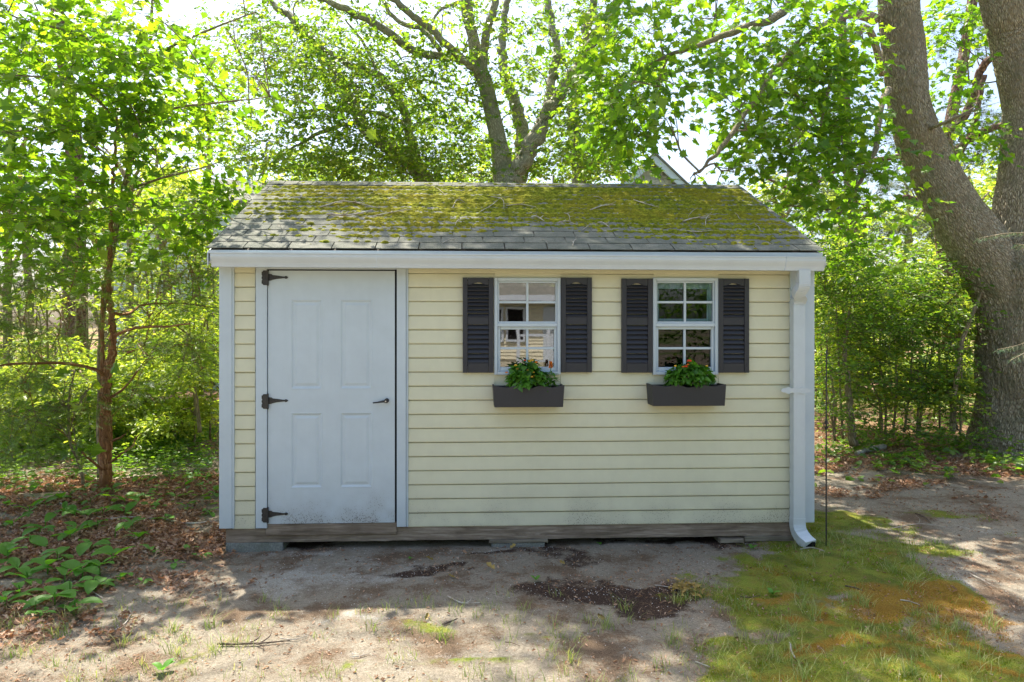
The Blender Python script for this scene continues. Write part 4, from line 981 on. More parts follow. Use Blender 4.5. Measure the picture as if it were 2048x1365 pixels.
def tree(name, label, cat, base, limbs, barkm, items, leaf, leafm, size, per, tlen, seed, group=None, sec=.022, sec_n=1, crown_name='crown', twm=None, extra=None, **kw):
    """limbs: list of (name, control points, radii, sides, rings, ridge); items: leaf clusters"""
    rng = np.random.RandomState(seed); t = thing(name, label, cat, base, group); lim = []
    for q, (nm, P, rad, sides, rings, ridge) in enumerate(limbs):
        V, Fa, U = tube(P, rad, sides, rings, ridge, seed*7+q, wob=(.0 if ridge > .004 else float(rad[0])*.8)); mk(nm, V, Fa, barkm, t, smooth=True, uv=U); lim.append(spline(P, 40))
    if not items: return t, lim
    S, Cn, Rr = blobs3d(items, rng)
    tg = [wp(u, v, Z)+rng.normal(0, .25, 3)*np.array([ru*Z/F_PX, rz, rv*Z/F_PX]) for (u, v, Z, ru, rv, rz, n) in items for _ in range(sec_n)]
    ts = connect(lim, tg, rng, sec)
    V, Fa, U = jointubes(ts); mk('branches', V, Fa, barkm, t, smooth=True, uv=U, kind='stuff')
    V, Fa, TV, TF = foliage(S, Cn, leaf, size, per, tlen, rng, **kw)
    mk(crown_name, V, Fa, leafm, t, kind='stuff')
    if TV is not None: mk('twigs', TV, TF, twm or M['twig'], t, kind='stuff')
    return t, lim
def sunpt(P, h):
    """the point at height h on the line from P to the sun"""
    P = np.asarray(P, float); return P+SUN_TO*((h-P[2])/SUN_TO[2])
def shade(items):
    """unseen overhead boughs, added to shade the given spots: (u, v, surface height, bough height, radius m, twigs) -> blob spec in tree() terms"""
    o = []
    for (u, v, zs_, h, r, n) in items:
        P = gpt(u, v, zs_); Q = sunpt(P, h); uu, vv, Z = project(Q)
        o.append((float(uu), float(vv), float(Z), r*F_PX/float(Z), r*.45*F_PX/float(Z), r, n))
    return o

# ------------------------------------------------------------------ the big two-stemmed maple on the right
ZM = 9.0
mb = gpt(2040, 893); mb[2] = gz(mb[0], mb[1])
def mp(*a): return [wp(u, v, Z) for (u, v, Z) in a]
k_ = ZM/F_PX
limbs = [
 ('trunk', mp((2052, 925, ZM), (2050, 880, ZM), (2046, 790, ZM), (2044, 690, ZM), (2040, 600, ZM), (2030, 530, ZM), (2018, 478, ZM)), [126*k_, 96*k_, 79*k_, 74*k_, 77*k_, 74*k_, 52*k_], 240, 360, .024),
 ('limb', mp((2030, 600, ZM), (1985, 530, ZM), (1935, 462, ZM), (1893, 395, ZM), (1850, 310, ZM), (1822, 225, ZM-.1), (1805, 120, ZM-.2), (1793, 30, ZM-.3), (1780, -120, ZM-.5), (1720, -500, ZM-.8)), [64*k_, 58*k_, 51*k_, 46*k_, 42*k_, 37*k_, 32*k_, 30*k_, 26*k_, 12*k_], 170, 420, .017),
 ('limb', mp((1838, 265, ZM), (1830, 180, ZM+.02), (1822, 90, ZM+.1), (1812, 0, ZM+.2), (1830, -150, ZM+.5), (1900, -450, ZM+1)), [16*k_, 24*k_, 25*k_, 25*k_, 20*k_, 9*k_], 110, 240, .010),
 ('limb', mp((2045, 560, ZM), (2046, 440, ZM), (2052, 340, ZM), (2058, 240, ZM), (2048, 150, ZM-.05), (2030, 70, ZM-.1), (2014, 0, ZM-.2), (1990, -150, ZM-.3), (2050, -500, ZM-.3)), [70*k_, 54*k_, 48*k_, 42*k_, 42*k_, 42*k_, 42*k_, 34*k_, 14*k_], 170, 380, .017),
 ('limb', mp((1752, 35, ZM-.3), (1700, 28, ZM-.6), (1660, 45, ZM-.9), (1600, 85, ZM-1.3), (1545, 150, ZM-1.6), (1505, 210, ZM-1.9), (1440, 300, ZM-2.2), (1400, 345, ZM-2.3)), [11*k_, 8*k_, 7*k_, 6*k_, 5*k_, 4.5*k_, 3.5*k_, 1.5*k_], 9, 60, 0),
 ('limb', mp((1765, 150, ZM-.3), (1740, 60, ZM-.7), (1700, 85, ZM-1.0), (1675, 130, ZM-1.2), (1650, 200, ZM-1.4), (1640, 260, ZM-1.5)), [7*k_, 6*k_, 5*k_, 4*k_, 3*k_, 1.4*k_], 8, 40, 0),
 ('limb', mp((1776, 180, ZM-.3), (1766, 200, ZM-.6), (1752, 290, ZM-.9), (1735, 330, ZM-1.0), (1715, 375, ZM-1.1), (1680, 430, ZM-1.2)), [7*k_, 6*k_, 5*k_, 4.5*k_, 3.5*k_, 1.5*k_], 8, 40, 0),
 ('limb', mp((1715, -60, ZM-.5), (1600, -20, ZM-1), (1560, 30, ZM-1.4), (1480, 60, ZM-1.8), (1400, 90, ZM-2.2), (1300, 130, ZM-2.6)), [11*k_, 9*k_, 7*k_, 6*k_, 4*k_, 2*k_], 8, 50, 0),
 ('limb', mp((1850, 260, ZM-.2), (1880, 250, ZM-.5), (1915, 235, ZM-.8), (1950, 215, ZM-.9)), [4*k_, 3.5*k_, 3*k_, 1.4*k_], 7, 24, 0),
]
items = [(1560, 60, 7.4, 90, 60, .7, 75), (1430, 40, 7.0, 90, 55, .7, 85), (1300, 60, 6.9, 90, 60, .7, 85), (1230, 150, 7.2, 70, 60, .6, 55), (1330, 180, 6.9, 90, 60, .6, 75), (1240, 250, 7.4, 60, 45, .5, 42),
 (1310, 250, 7.0, 50, 20, .5, 20), (1450, 150, 7.0, 80, 60, .7, 75), (1500, 250, 7.2, 50, 60, .5, 42), (1475, 330, 7.2, 32, 30, .4, 16), (1560, 190, 7.6, 70, 70, .6, 65), (1640, 120, 7.8, 80, 70, .6, 80), (1700, 200, 8.0, 50, 80, .5, 60),
 (1630, 260, 7.8, 70, 60, .6, 65), (1590, 340, 7.6, 60, 50, .5, 42), (1690, 340, 8.0, 60, 60, .5, 60), (1640, 420, 8.2, 70, 45, .5, 48), (1740, 420, 8.4, 50, 40, .5, 34), (1560, 420, 8.0, 45, 35, .5, 24), (1680, 500, 8.6, 60, 40, .6, 42), (1390, 362, 7.2, 40, 7, .3, 6),
 (1720, 60, 8.6, 40, 60, .6, 38), (1900, 60, 9.6, 60, 60, .6, 48), (1930, 150, 9.4, 50, 50, .5, 36), (1900, 260, 9.2, 55, 45, .5, 34), (1920, 340, 9.2, 45, 40, .5, 18), (1985, 210, 8.4, 22, 18, .3, 6), (1950, 0, 9.6, 60, 60, .6, 40),
 (1300, -90, 6.8, 160, 70, 1, 40), (1550, -100, 7.2, 160, 80, 1, 45), (1800, -140, 8.4, 200, 90, 1.4, 40), (2050, -140, 9, 160, 90, 1.4, 30)]
items += shade([(1300, 1150, 0, 8.5, .9, 60), (1500, 1180, 0, 8.0, 1.0, 70), (1700, 1250, 0, 7.5, 1.0, 70), (1900, 1300, 0, 7.5, 1.0, 70), (1500, 1330, 0, 8.2, .9, 60), (1850, 1000, 0, 9, 1.1, 150), (1720, 965, 0, 9, .8, 110), (1980, 1010, 0, 9, .9, 100), (2000, 1120, 0, 8, .7, 30), (1350, 1260, 0, 8.6, .6, 30), (1230, 1330, 0, 8.6, .5, 20)])
tree('maple_tree', 'huge grey-barked maple forking into two thick stems at the right edge', 'tree', mb, limbs, M['bark_maple'], items, MAPLE, M['leaf_rmaple'], .105, 7, .55, 21, sec=.016, droop=.45)

# ------------------------------------------------------------------ oak right behind the shed
ZO = 9.6; ko = ZO/F_PX
limbs = [
 ('trunk', mp((1015, 885, ZO), (1015, 700, ZO), (1014, 500, ZO), (1012, 400, ZO), (1008, 355, ZO), (998, 290, ZO), (984, 225, ZO), (970, 165, ZO), (958, 135, ZO), (945, 70, ZO), (932, 0, ZO), (930, -200, ZO), (960, -500, ZO)), [44*ko, 32*ko, 30*ko, 30*ko, 22*ko, 16*ko, 15*ko, 15*ko, 16*ko, 11*ko, 12*ko, 9*ko, 4*ko], 64, 300, .006),
 ('limb', mp((1012, 400, ZO), (1022, 360, ZO), (1048, 318, ZO-.1), (1078, 268, ZO-.2), (1092, 232, ZO-.2), (1130, 178, ZO-.3), (1165, 125, ZO-.4), (1198, 65, ZO-.5), (1235, 0, ZO-.6), (1320, -160, ZO-.8)), [24*ko, 19*ko, 15*ko, 14*ko, 13*ko, 11*ko, 10*ko, 9*ko, 8*ko, 4*ko], 40, 160, .004),
 ('limb', mp((1088, 245, ZO-.2), (1100, 190, ZO-.1), (1108, 140, ZO), (1115, 105, ZO), (1104, 55, ZO+.1), (1094, 0, ZO+.2), (1080, -120, ZO+.4)), [10*ko, 9*ko, 8.5*ko, 8*ko, 7.5*ko, 7*ko, 4*ko], 24, 90, .002),
 ('limb', mp((1030, 420, ZO+.4), (1040, 360, ZO+.4), (1046, 300, ZO+.5), (1034, 220, ZO+.6), (1010, 150, ZO+.7), (1005, 80, ZO+.8), (1020, -20, ZO+.9)), [16*ko, 15*ko, 14*ko, 13*ko, 10*ko, 8*ko, 6*ko], 30, 120, .003),
 ('limb', mp((968, 160, ZO), (968, 110, ZO-.1), (972, 70, ZO-.2), (984, 30, ZO-.3), (994, -10, ZO-.3), (1010, -120, ZO-.4)), [8*ko, 8*ko, 8*ko, 7.5*ko, 7*ko, 4*ko], 20, 70, .002),
 ('limb', mp((965, 150, ZO), (940, 130, ZO-.2), (895, 90, ZO-.4), (850, 50, ZO-.6), (800, 12, ZO-.8), (760, -30, ZO-.9)), [9*ko, 8*ko, 7*ko, 6.5*ko, 6*ko, 4*ko], 18, 70, .002),
 ('limb', mp((950, 128, ZO), (910, 116, ZO-.1), (870, 112, ZO-.3), (825, 100, ZO-.4), (780, 68, ZO-.6), (730, 38, ZO-.7), (680, 14, ZO-.9), (620, -10, ZO-1)), [8*ko, 7*ko, 7*ko, 7.5*ko, 7.5*ko, 6.5*ko, 6*ko, 4*ko], 18, 90, .002),
 ('limb', mp((880, 100, ZO-.4), (845, 60, ZO-.3), (800, 45, ZO-.2), (770, 10, ZO-.2), (755, -30, ZO-.2)), [5*ko, 5*ko, 4.5*ko, 4*ko, 2*ko], 12, 40, 0),
 ('limb', mp((930, 0, ZO-.1), (905, 10, ZO-.4), (878, 22, ZO-.6), (865, 45, ZO-.7)), [4*ko, 3.5*ko, 3*ko, 2*ko], 8, 24, 0),
]
items = [(700, 50, 9.2, 100, 50, .9, 110), (820, 60, 9, 90, 55, .9, 60), (600, 100, 9.4, 90, 60, .9, 110), (760, 160, 9.2, 90, 45, .8, 120), (880, 200, 9.4, 70, 60, .8, 100), (660, 190, 9.4, 90, 50, .8, 110), (900, 300, 9.8, 90, 50, .7, 160), (760, 330, 10, 110, 40, .7, 170),
 (600, 320, 10, 110, 45, .7, 170), (1040, 100, 9.2, 60, 70, .7, 45), (1130, 60, 9.2, 60, 60, .7, 60), (1050, 200, 9.6, 50, 60, .6, 70), (1180, 230, 9.4, 60, 70, .7, 100), (1130, 320, 9.8, 80, 40, .6, 110), (1215, 335, 9.8, 40, 36, .6, 65), (960, 60, 9, 50, 60, .7, 40), (1200, 120, 9.2, 50, 60, .7, 60),
 (530, 200, 9.6, 60, 70, .8, 80), (880, 30, 9.2, 40, 40, .6, 25), (860, 130, 9.4, 60, 40, .6, 40), (940, 350, 9.6, 100, 24, .4, 60), (700, 260, 9.8, 110, 30, .6, 80),
 (800, -80, 9, 200, 60, 1, 50), (1050, -100, 9, 200, 70, 1, 50), (600, -90, 9, 150, 70, 1, 30)]
items += shade([(750, 420, 2.6, 7, .5, 63), (620, 400, 2.7, 7.5, .45, 45), (900, 460, 2.3, 7.5, .55, 74), (1080, 430, 2.5, 7, .6, 102), (1250, 430, 2.5, 7.4, .7, 171), (1400, 440, 2.5, 7, .7, 171), (1150, 480, 2.2, 8, .7, 142), (1500, 470, 2.2, 7.5, .6, 129), (560, 460, 2.3, 7, .35, 22), (1350, 390, 2.8, 7.2, .4, 57),
     (950, 1130, 0, 9, .6, 30), (1000, 1240, 0, 9, .35, 10), (870, 1300, 0, 8.5, .4, 14), (1100, 1300, 0, 9, .5, 26), (760, 1250, 0, 9, .25, 7), (1080, 1360, 0, 8.5, .35, 12), (600, 1290, 0, 8.5, .28, 7), (300, 1360, 0, 8, .4, 14)])
tree('oak_tree', 'multi-stemmed grey oak rising directly behind the middle of the shed roof', 'tree', gpt(1015, 885), limbs, M['bark_oak'], items, OAK, M['leaf_oak'], .085, 9, .5, 33, sec=.012, droop=.3, flatness=.6)
# leaning oak behind
Z2 = 10.4; k2 = Z2/F_PX
limbs = [
 ('trunk', mp((1010, 850, Z2), (960, 600, Z2), (900, 430, Z2), (856, 365, Z2), (812, 322, Z2), (770, 292, Z2), (735, 262, Z2), (716, 232, Z2), (690, 180, Z2), (660, 130, Z2), (622, 80, Z2), (575, 35, Z2), (500, -30, Z2)), [26*k2, 20*k2, 17*k2, 15*k2, 14*k2, 13*k2, 12*k2, 11*k2, 11*k2, 9*k2, 8*k2, 7*k2, 4*k2], 36, 220, .003),
 ('limb', mp((870, 385, Z2), (835, 320, Z2-.1), (818, 260, Z2-.2), (805, 215, Z2-.3), (770, 165, Z2-.4), (735, 142, Z2-.5), (690, 125, Z2-.6), (650, 100, Z2-.7), (600, 50, Z2-.8)), [10*k2, 9*k2, 8.5*k2, 8.5*k2, 8*k2, 7*k2, 6*k2, 5*k2, 2.5*k2], 24, 120, .002),
 ('limb', mp((715, 245, Z2), (680, 252, Z2-.1), (640, 265, Z2-.2), (605, 285, Z2-.2), (580, 300, Z2-.3)), [5*k2, 4.5*k2, 4*k2, 3*k2, 1.5*k2], 10, 40, 0),
 ('limb', mp((812, 250, Z2-.2), (780, 235, Z2-.2), (740, 224, Z2-.1), (690, 222, Z2), (640, 218, Z2-.2), (600, 226, Z2-.3)), [5*k2, 4.5*k2, 4*k2, 3.5*k2, 3*k2, 1.5*k2], 10, 50, 0),
 ('limb', mp((757, 158, Z2-.4), (740, 110, Z2-.5), (715, 70, Z2-.6), (690, 40, Z2-.7)), [3.5*k2, 3*k2, 2.5*k2, 1.4*k2], 8, 30, 0)]
items = [(640, 160, 10.4, 90, 60, .6, 90), (560, 60, 10.6, 80, 60, .6, 80), (760, 230, 10.6, 80, 40, .6, 80), (520, 150, 10.6, 60, 60, .6, 60), (800, 330, 10.8, 90, 30, .5, 80), (450, 60, 10.8, 70, 50, .6, 50), (640, 60, 11, 110, 50, .7, 60), (870, 250, 11, 90, 60, .6, 90), (990, 300, 11, 80, 50, .6, 80), (700, 330, 11, 110, 30, .6, 90), (580, -60, 10.4, 160, 60, 1, 80), (480, 290, 10.8, 70, 50, .5, 60)]
tree('oak_tree', 'slender oak leaning left over the shed roof with two curving limbs', 'tree', gpt(1010, 850), limbs, M['bark_oak'], items, OAK, M['leaf_oak'], .08, 9, .5, 35, sec=.011, droop=.3, flatness=.6)
Z3 = 11.4; k3 = Z3/F_PX
tree('oak_tree', 'straight oak trunk showing above the roof to the right of the forked oak', 'tree', gpt(1165, 832), [
 ('trunk', mp((1165, 835, Z3), (1162, 500, Z3), (1158, 365, Z3), (1152, 310, Z3), (1146, 250, Z3), (1150, 180, Z3), (1165, 110, Z3), (1180, 30, Z3), (1195, -80, Z3), (1210, -300, Z3)), [22*k3, 15*k3, 13*k3, 12*k3, 11*k3, 10*k3, 9*k3, 8*k3, 6*k3, 2*k3], 30, 200, .003)], M['bark_oak'],
 [(1200, 40, 11.4, 60, 60, .6, 60), (1260, 100, 11.6, 70, 60, .6, 70), (1050, 30, 11.6, 60, 40, .6, 40), (1150, 230, 11.6, 70, 60, .6, 80), (1100, 140, 11.6, 60, 50, .6, 50), (1240, 200, 11.4, 60, 60, .6, 60), (1080, 300, 11.6, 60, 50, .6, 70), (1220, 330, 11.6, 70, 30, .6, 70)], OAK, M['leaf_oak'], .08, 9, .5, 36, sec=.012, droop=.3, flatness=.6)

# ------------------------------------------------------------------ maple with big leaves at the left
ZL = 6.8; kl = ZL/F_PX
limbs = [('trunk', mp((200, 955, 7.3), (200, 800, 7.3), (204, 640, 7.3), (238, 430, 7.1), (262, 320, ZL), (285, 200, ZL), (300, 100, ZL), (310, -50, ZL), (330, -300, ZL)), [7*kl, 6*kl, 5.5*kl, 5.5*kl, 5*kl, 4.5*kl, 3.5*kl, 2.5*kl, 1.5*kl], 16, 120, .0015),
 ('limb', mp((290, 130, ZL), (250, 120, ZL-.3), (200, 95, ZL-.6), (150, 65, ZL-.8), (60, 45, ZL-1), (0, 20, ZL-1.2)), [3.4*kl, 3*kl, 2.5*kl, 2.2*kl, 1.6*kl, 1*kl], 7, 40, 0),
 ('limb', mp((300, 120, ZL), (360, 85, ZL-.5), (430, 55, ZL-.9), (510, 25, ZL-1.2)), [3.2*kl, 2.6*kl, 1.8*kl, 1*kl], 7, 30, 0),
 ('limb', mp((255, 380, ZL), (330, 355, ZL-.4), (390, 340, ZL-.7), (440, 325, ZL-.9)), [2.6*kl, 2.2*kl, 1.6*kl, .8*kl], 7, 30, 0),
 ('limb', mp((262, 300, ZL), (200, 205, ZL-.5), (110, 160, ZL-.9), (0, 150, ZL-1.1)), [3*kl, 2.6*kl, 1.8*kl, 1*kl], 7, 30, 0),
 ('limb', mp((275, 240, ZL), (360, 215, ZL-.6), (450, 205, ZL-1.0), (540, 195, ZL-1.3)), [2.6*kl, 2.2*kl, 1.6*kl, .8*kl], 7, 30, 0)]
items = [(60, 60, 6, 90, 60, .7, 72), (200, 50, 6, 90, 60, .7, 75), (330, 60, 5.8, 80, 60, .6, 58), (440, 40, 5.4, 70, 40, .5, 39), (480, 130, 5.3, 60, 40, .4, 30), (540, 195, 5.2, 45, 32, .35, 21), (400, 150, 5.6, 70, 50, .5, 47), (250, 160, 6, 90, 60, .7, 75), (100, 180, 6, 100, 60, .7, 75), (520, 40, 5.4, 30, 20, .3, 9),
 (60, 300, 6, 90, 60, .6, 65), (200, 290, 6.2, 80, 60, .6, 58), (320, 270, 6.4, 60, 50, .5, 29), (120, 400, 6, 100, 50, .6, 58), (40, 440, 5.8, 80, 40, .6, 35), (250, 400, 6.4, 80, 50, .5, 39), (380, 330, 6.6, 60, 40, .5, 20), (400, 420, 7.0, 60, 40, .5, 39), (120, 120, 7.4, 130, 80, .6, 88), (330, 200, 7.4, 110, 80, .5, 73), (80, 330, 7.4, 110, 80, .6, 88), (260, 460, 7.6, 110, 50, .5, 73), (60, 520, 7.2, 90, 50, .5, 58), (330, 480, 6.8, 70, 40, .5, 29), (480, 380, 7.6, 40, 24, .4, 14),
 (150, -100, 6, 250, 70, 1, 47), (450, -110, 5.6, 130, 60, .8, 23), (-150, 100, 6, 110, 200, 1, 58), (-120, 380, 5.8, 110, 120, 1, 47)]
items += [(90, 430, 7.8, 130, 70, .5, 70), (300, 420, 7.8, 110, 60, .5, 60), (60, 200, 7.6, 110, 80, .5, 50), (250, 90, 7.6, 130, 60, .5, 50), (400, 230, 7.8, 60, 50, .4, 26)]
items += shade([(150, 1050, 0, 6, .6, 10), (350, 1000, 0, 6.5, .5, 7), (80, 1180, 0, 6, .5, 8), (300, 1130, 0, 6.5, .5, 8), (200, 1250, 0, 6, .4, 6), (400, 1220, 0, 7, .3, 4)])
tree('maple_tree', 'slim young maple with broad bright leaves filling the upper left', 'tree', gpt(200, 955), limbs, M['bark_stem'], items, MAPLE, M['leaf_maple'], .098, 8, .5, 44, sec=.008, droop=.3)

# ------------------------------------------------------------------ cedar with the reddish trunk at the left
ZC = 7.0; kc = ZC/F_PX
limbs = [('trunk', mp((207, 985, ZC), (212, 930, ZC), (214, 860, ZC), (211, 800, ZC), (218, 740, ZC), (226, 690, ZC), (224, 640, ZC), (216, 560, ZC), (222, 480, ZC), (224, 380, ZC), (232, 280, ZC), (236, 100, ZC)), [13*kc, 10.5*kc, 9.5*kc, 9*kc, 8*kc, 7*kc, 5.5*kc, 5*kc, 4.5*kc, 3.5*kc, 2.5*kc, 1.5*kc], 60, 300, .004),
 ('limb', mp((206, 960, ZC+.03), (204, 880, ZC+.05), (207, 800, ZC+.05), (205, 720, ZC+.05), (204, 640, ZC+.08), (206, 560, ZC+.1)), [7*kc, 6*kc, 5*kc, 4*kc, 3.4*kc, 2*kc], 18, 90, .002),
 ('limb', mp((212, 752, ZC), (185, 738, ZC-.2), (140, 728, ZC-.4), (60, 727, ZC-.7), (0, 731, ZC-.9), (-60, 735, ZC-1)), [4*kc, 3.6*kc, 3*kc, 2.4*kc, 1.8*kc, 1*kc], 9, 40, 0),
 ('limb', mp((228, 672, ZC), (252, 662, ZC-.2), (290, 654, ZC-.4), (340, 653, ZC-.6), (380, 648, ZC-.7)), [3.8*kc, 3.3*kc, 2.6*kc, 1.8*kc, 1*kc], 9, 36, 0),
 ('limb', mp((218, 625, ZC), (255, 628, ZC+.2), (290, 610, ZC+.4), (360, 608, ZC+.5), (430, 616, ZC+.6)), [3*kc, 3.2*kc, 2.4*kc, 1.8*kc, .9*kc], 9, 36, 0),
 ('limb', mp((222, 795, ZC), (245, 780, ZC-.1), (268, 752, ZC-.2), (278, 738, ZC-.2)), [3*kc, 2.2*kc, 1.6*kc, 1*kc], 7, 20, 0),
 ('limb', mp((205, 940, ZC-.05), (180, 920, ZC-.15), (150, 890, ZC-.3), (120, 862, ZC-.4), (75, 845, ZC-.5)), [2.6*kc, 2.3*kc, 2*kc, 1.4*kc, .7*kc], 7, 30, 0),
 ('limb', mp((222, 925, ZC-.05), (240, 910, ZC-.15), (265, 893, ZC-.2), (272, 876, ZC-.2), (282, 868, ZC-.2)), [2.2*kc, 1.8*kc, 1.5*kc, 1.1*kc, .6*kc], 7, 24, 0),
 ('limb', mp((224, 882, ZC-.05), (240, 876, ZC-.1), (252, 868, ZC-.15)), [2.6*kc, 2*kc, .8*kc], 7, 12, 0)]
items = [(80, 560, 6.6, 110, 40, .6, 140), (180, 520, 6.6, 90, 40, .6, 102), (60, 650, 6.4, 90, 30, .5, 84), (300, 560, 7, 90, 30, .6, 84), (380, 600, 7.2, 60, 24, .5, 65), (120, 610, 6.6, 60, 30, .5, 56), (40, 760, 6.2, 60, 26, .4, 56), (60, 830, 6.2, 70, 30, .4, 65), (30, 900, 6.0, 60, 30, .4, 56), (300, 690, 7.2, 80, 26, .5, 65),
 (380, 690, 7.4, 60, 30, .5, 56), (270, 780, 7.4, 40, 30, .3, 46), (300, 620, 7, 60, 20, .4, 46), (160, 460, 6.8, 80, 30, .5, 56), (350, 500, 7.2, 80, 30, .5, 56), (-60, 620, 6, 80, 120, .6, 84), (390, 540, 7.4, 50, 30, .4, 46), (400, 740, 7.6, 40, 20, .3, 28), (60, 690, 6.2, 60, 24, .4, 46), (150, 800, 6.6, 50, 20, .3, 22)]
tree('cedar_tree', 'red-brown cedar with feathery dark sprays standing left of the shed', 'tree', gpt(207, 968), limbs, M['bark_cedar'], items, CEDAR, M['leaf_cedar'], .10, 11, .36, 55, sec=.006, sec_n=3, droop=.45, flatness=1.0, tw_r=.0022)

# ------------------------------------------------------------------ pines behind
def pine(label, base_uv, Z, pts, rad, items, seed, limbs=(), size=.13):
    kz = Z/F_PX; L = [('trunk', mp(*[(u, v, Z) for u, v in pts]), [r*kz for r in rad], 30, 160, .005)]+[('limb', mp(*p), [r*kz for r in rr], 9, 50, 0) for p, rr in limbs]
    return tree('pine_tree', label, 'tree', gpt(*base_uv), L, M['bark_pine'], items, PINE, M['leaf_pine'], size, 14, .45, seed, sec=.016, sec_n=3, droop=.15, flatness=.3, jitter=.6, up=.25)
pine('dark pine trunk seen through the leaves at the upper left', (150, 830), 12.5, [(150, 832), (152, 600), (150, 400), (148, 300), (140, 200), (118, 60), (110, -100), (100, -400)], [22, 19, 18, 16, 14, 12, 10, 4],
     [(90, 60, 12, 90, 50, .8, 60), (180, 120, 12, 70, 40, .8, 40), (60, 160, 12, 60, 40, .8, 30), (40, -100, 12, 200, 100, 1.2, 60)], 61)
pine('scraggly pine with bare orange limbs between the stems of the big maple', (1905, 800), 13.5, [(1905, 802), (1900, 600), (1888, 500), (1880, 400), (1900, 250), (1930, 100), (1950, -60), (1960, -400)], [18, 16, 14, 12, 11, 10, 9, 4],
     [(1940, 90, 12.5, 60, 40, .8, 40), (1930, 260, 12.5, 60, 50, .8, 50), (1960, 320, 12.5, 45, 50, .7, 46), (1860, 470, 12.5, 60, 40, .7, 60), (1560, 230, 14, 60, 40, .8, 46), (1530, 330, 14.4, 60, 50, .8, 60), (1620, 420, 14, 70, 60, .9, 80), (1730, 460, 13.6, 80, 60, .9, 90), (1600, 300, 14, 60, 40, .8, 40), (1760, 380, 13.6, 60, 30, .7, 40), (1520, 430, 14.4, 50, 40, .7, 50)], 62,
     [([(1895, 270, 13), (1930, 230, 12.8), (1960, 150, 12.6), (1975, 122, 12.4), (1998, 115, 12.3)], [8, 8, 7, 7, 6]), ([(1905, 330, 13.3), (1935, 280, 12.8), (1950, 240, 12.6), (1968, 150, 12.5)], [6, 6, 5, 4]), ([(1890, 330, 13.4), (1930, 285, 12.6), (1970, 262, 12.3), (2010, 250, 12.2)], [9, 7, 7, 6]),
      ([(1890, 440, 13.4), (1820, 395, 13), (1770, 420, 13), (1720, 450, 13), (1680, 440, 13)], [6, 5, 4, 3, 2]), ([(1895, 300, 13.4), (1700, 330, 13.6), (1600, 380, 13.8), (1520, 350, 14)], [6, 5, 4, 2])])
pine('tall pine behind the right-hand thicket with a pinkish trunk', (1722, 770), 17, [(1722, 772), (1722, 600), (1716, 500), (1700, 380), (1690, 200), (1680, -100)], [13, 12, 11, 10, 9, 6],
     [(1680, 380, 17, 90, 70, 1, 70), (1560, 300, 17.4, 80, 60, 1, 50), (1780, 300, 17, 80, 70, 1, 60), (1640, 200, 17, 80, 60, 1, 40)], 63, size=.15)

# ------------------------------------------------------------------ trees further back
def bgtree(name, label, u, v_top, Z, w_px, seed, n=9, leaf=OVAL, mat=None, lower=640, size=.16, tw=46, stem=9):
    rng = np.random.RandomState(seed); base = gpt(u, PY+F_PX*1.6/Z); kz = Z/F_PX
    uj = u+rng.uniform(-25, 25); P = mp((u, PY+F_PX*1.6/Z+3, Z), (u+rng.uniform(-8, 8), 560, Z), (uj, (v_top+560)/2, Z), (uj+rng.uniform(-15, 15), v_top, Z))
    limbs = [('trunk', P, [stem*kz, stem*.8*kz, stem*.6*kz, stem*.25*kz], 12, 50, 0)]
    for q in range(4):
        v0 = rng.uniform(v_top+60, lower-40); sg = 1 if q % 2 else -1
        limbs.append(('limb', mp((u+(uj-u)*.5, v0+40, Z), (u+sg*w_px*.3, v0-10, Z+rng.uniform(-.4, .4)), (u+sg*w_px*.7, v0-50, Z+rng.uniform(-.8, .8))), [stem*.45*kz, stem*.3*kz, stem*.12*kz], 7, 20, 0))
    items = []
    for q in range(n):
        f = rng.rand(); v = v_top+(lower-v_top)*f; ww = w_px*(.55+.45*math.sin(math.pi*min(1, f*.8+.15)))
        items.append((uj+rng.uniform(-.75, .75)*ww, v, Z+rng.uniform(-1, 1), w_px*rng.uniform(.28, .48), w_px*rng.uniform(.18, .36), Z*.06, tw))
    tree(name, label, 'tree', base, limbs, M['bark_stem'], items, leaf, mat or M['leaf_bg'], size, 12, size*4.2, seed, 'trees in the woods beyond the shed', sec=.02, droop=.3, flatness=.5, twigs=False)
spec = [(20, 150, 11, 110, 'leafy tree in front of the dark pine at the far left'), (260, 200, 12, 110, 'bright tree directly behind the young maple'), (130, 330, 13, 110, 'low bright tree behind the cedar at left'), (400, 380, 13.5, 70, 'small bright tree beside the left roof edge'), (-120, 120, 13, 150, 'leafy tree beyond the far left edge of the woods'), (60, 260, 15, 130, 'pale green tree behind the dark pine trunk at left'), (210, 380, 17, 120, 'bright low tree behind the red cedar trunk'), (330, 300, 16, 100, 'tree behind the upper left maple leaves near the shed'),
 (430, 200, 19, 90, 'hazy tall tree left of the shed roof against the sky'), (520, 290, 21, 110, 'far tree just behind the left end of the roof'), (640, 330, 20, 110, 'far tree behind the leaning oak'), (780, 340, 22, 110, 'far tree between the leaning oak and the forked oak'), (920, 350, 19, 100, 'far tree left of the forked oak trunk'),
 (1080, 350, 21, 100, 'far tree between the forked oak and the straight oak'), (1180, 330, 22, 50, 'low far tree left of the far gable'), (1500, 440, 20, 60, 'low far tree right of the far gable'), (1570, 330, 19, 90, 'far tree behind the right end of the roof'), (1680, 380, 18, 100, 'bright far tree behind the right thicket'), (1800, 360, 20, 100, 'far tree behind the leaning stem of the big maple'),
 (1930, 350, 17, 90, 'yellow-green tree glowing in the fork of the big maple'), (2060, 330, 18, 120, 'far tree at the right edge behind the big maple'), (2200, 200, 14, 160, 'leafy tree beyond the right edge')]
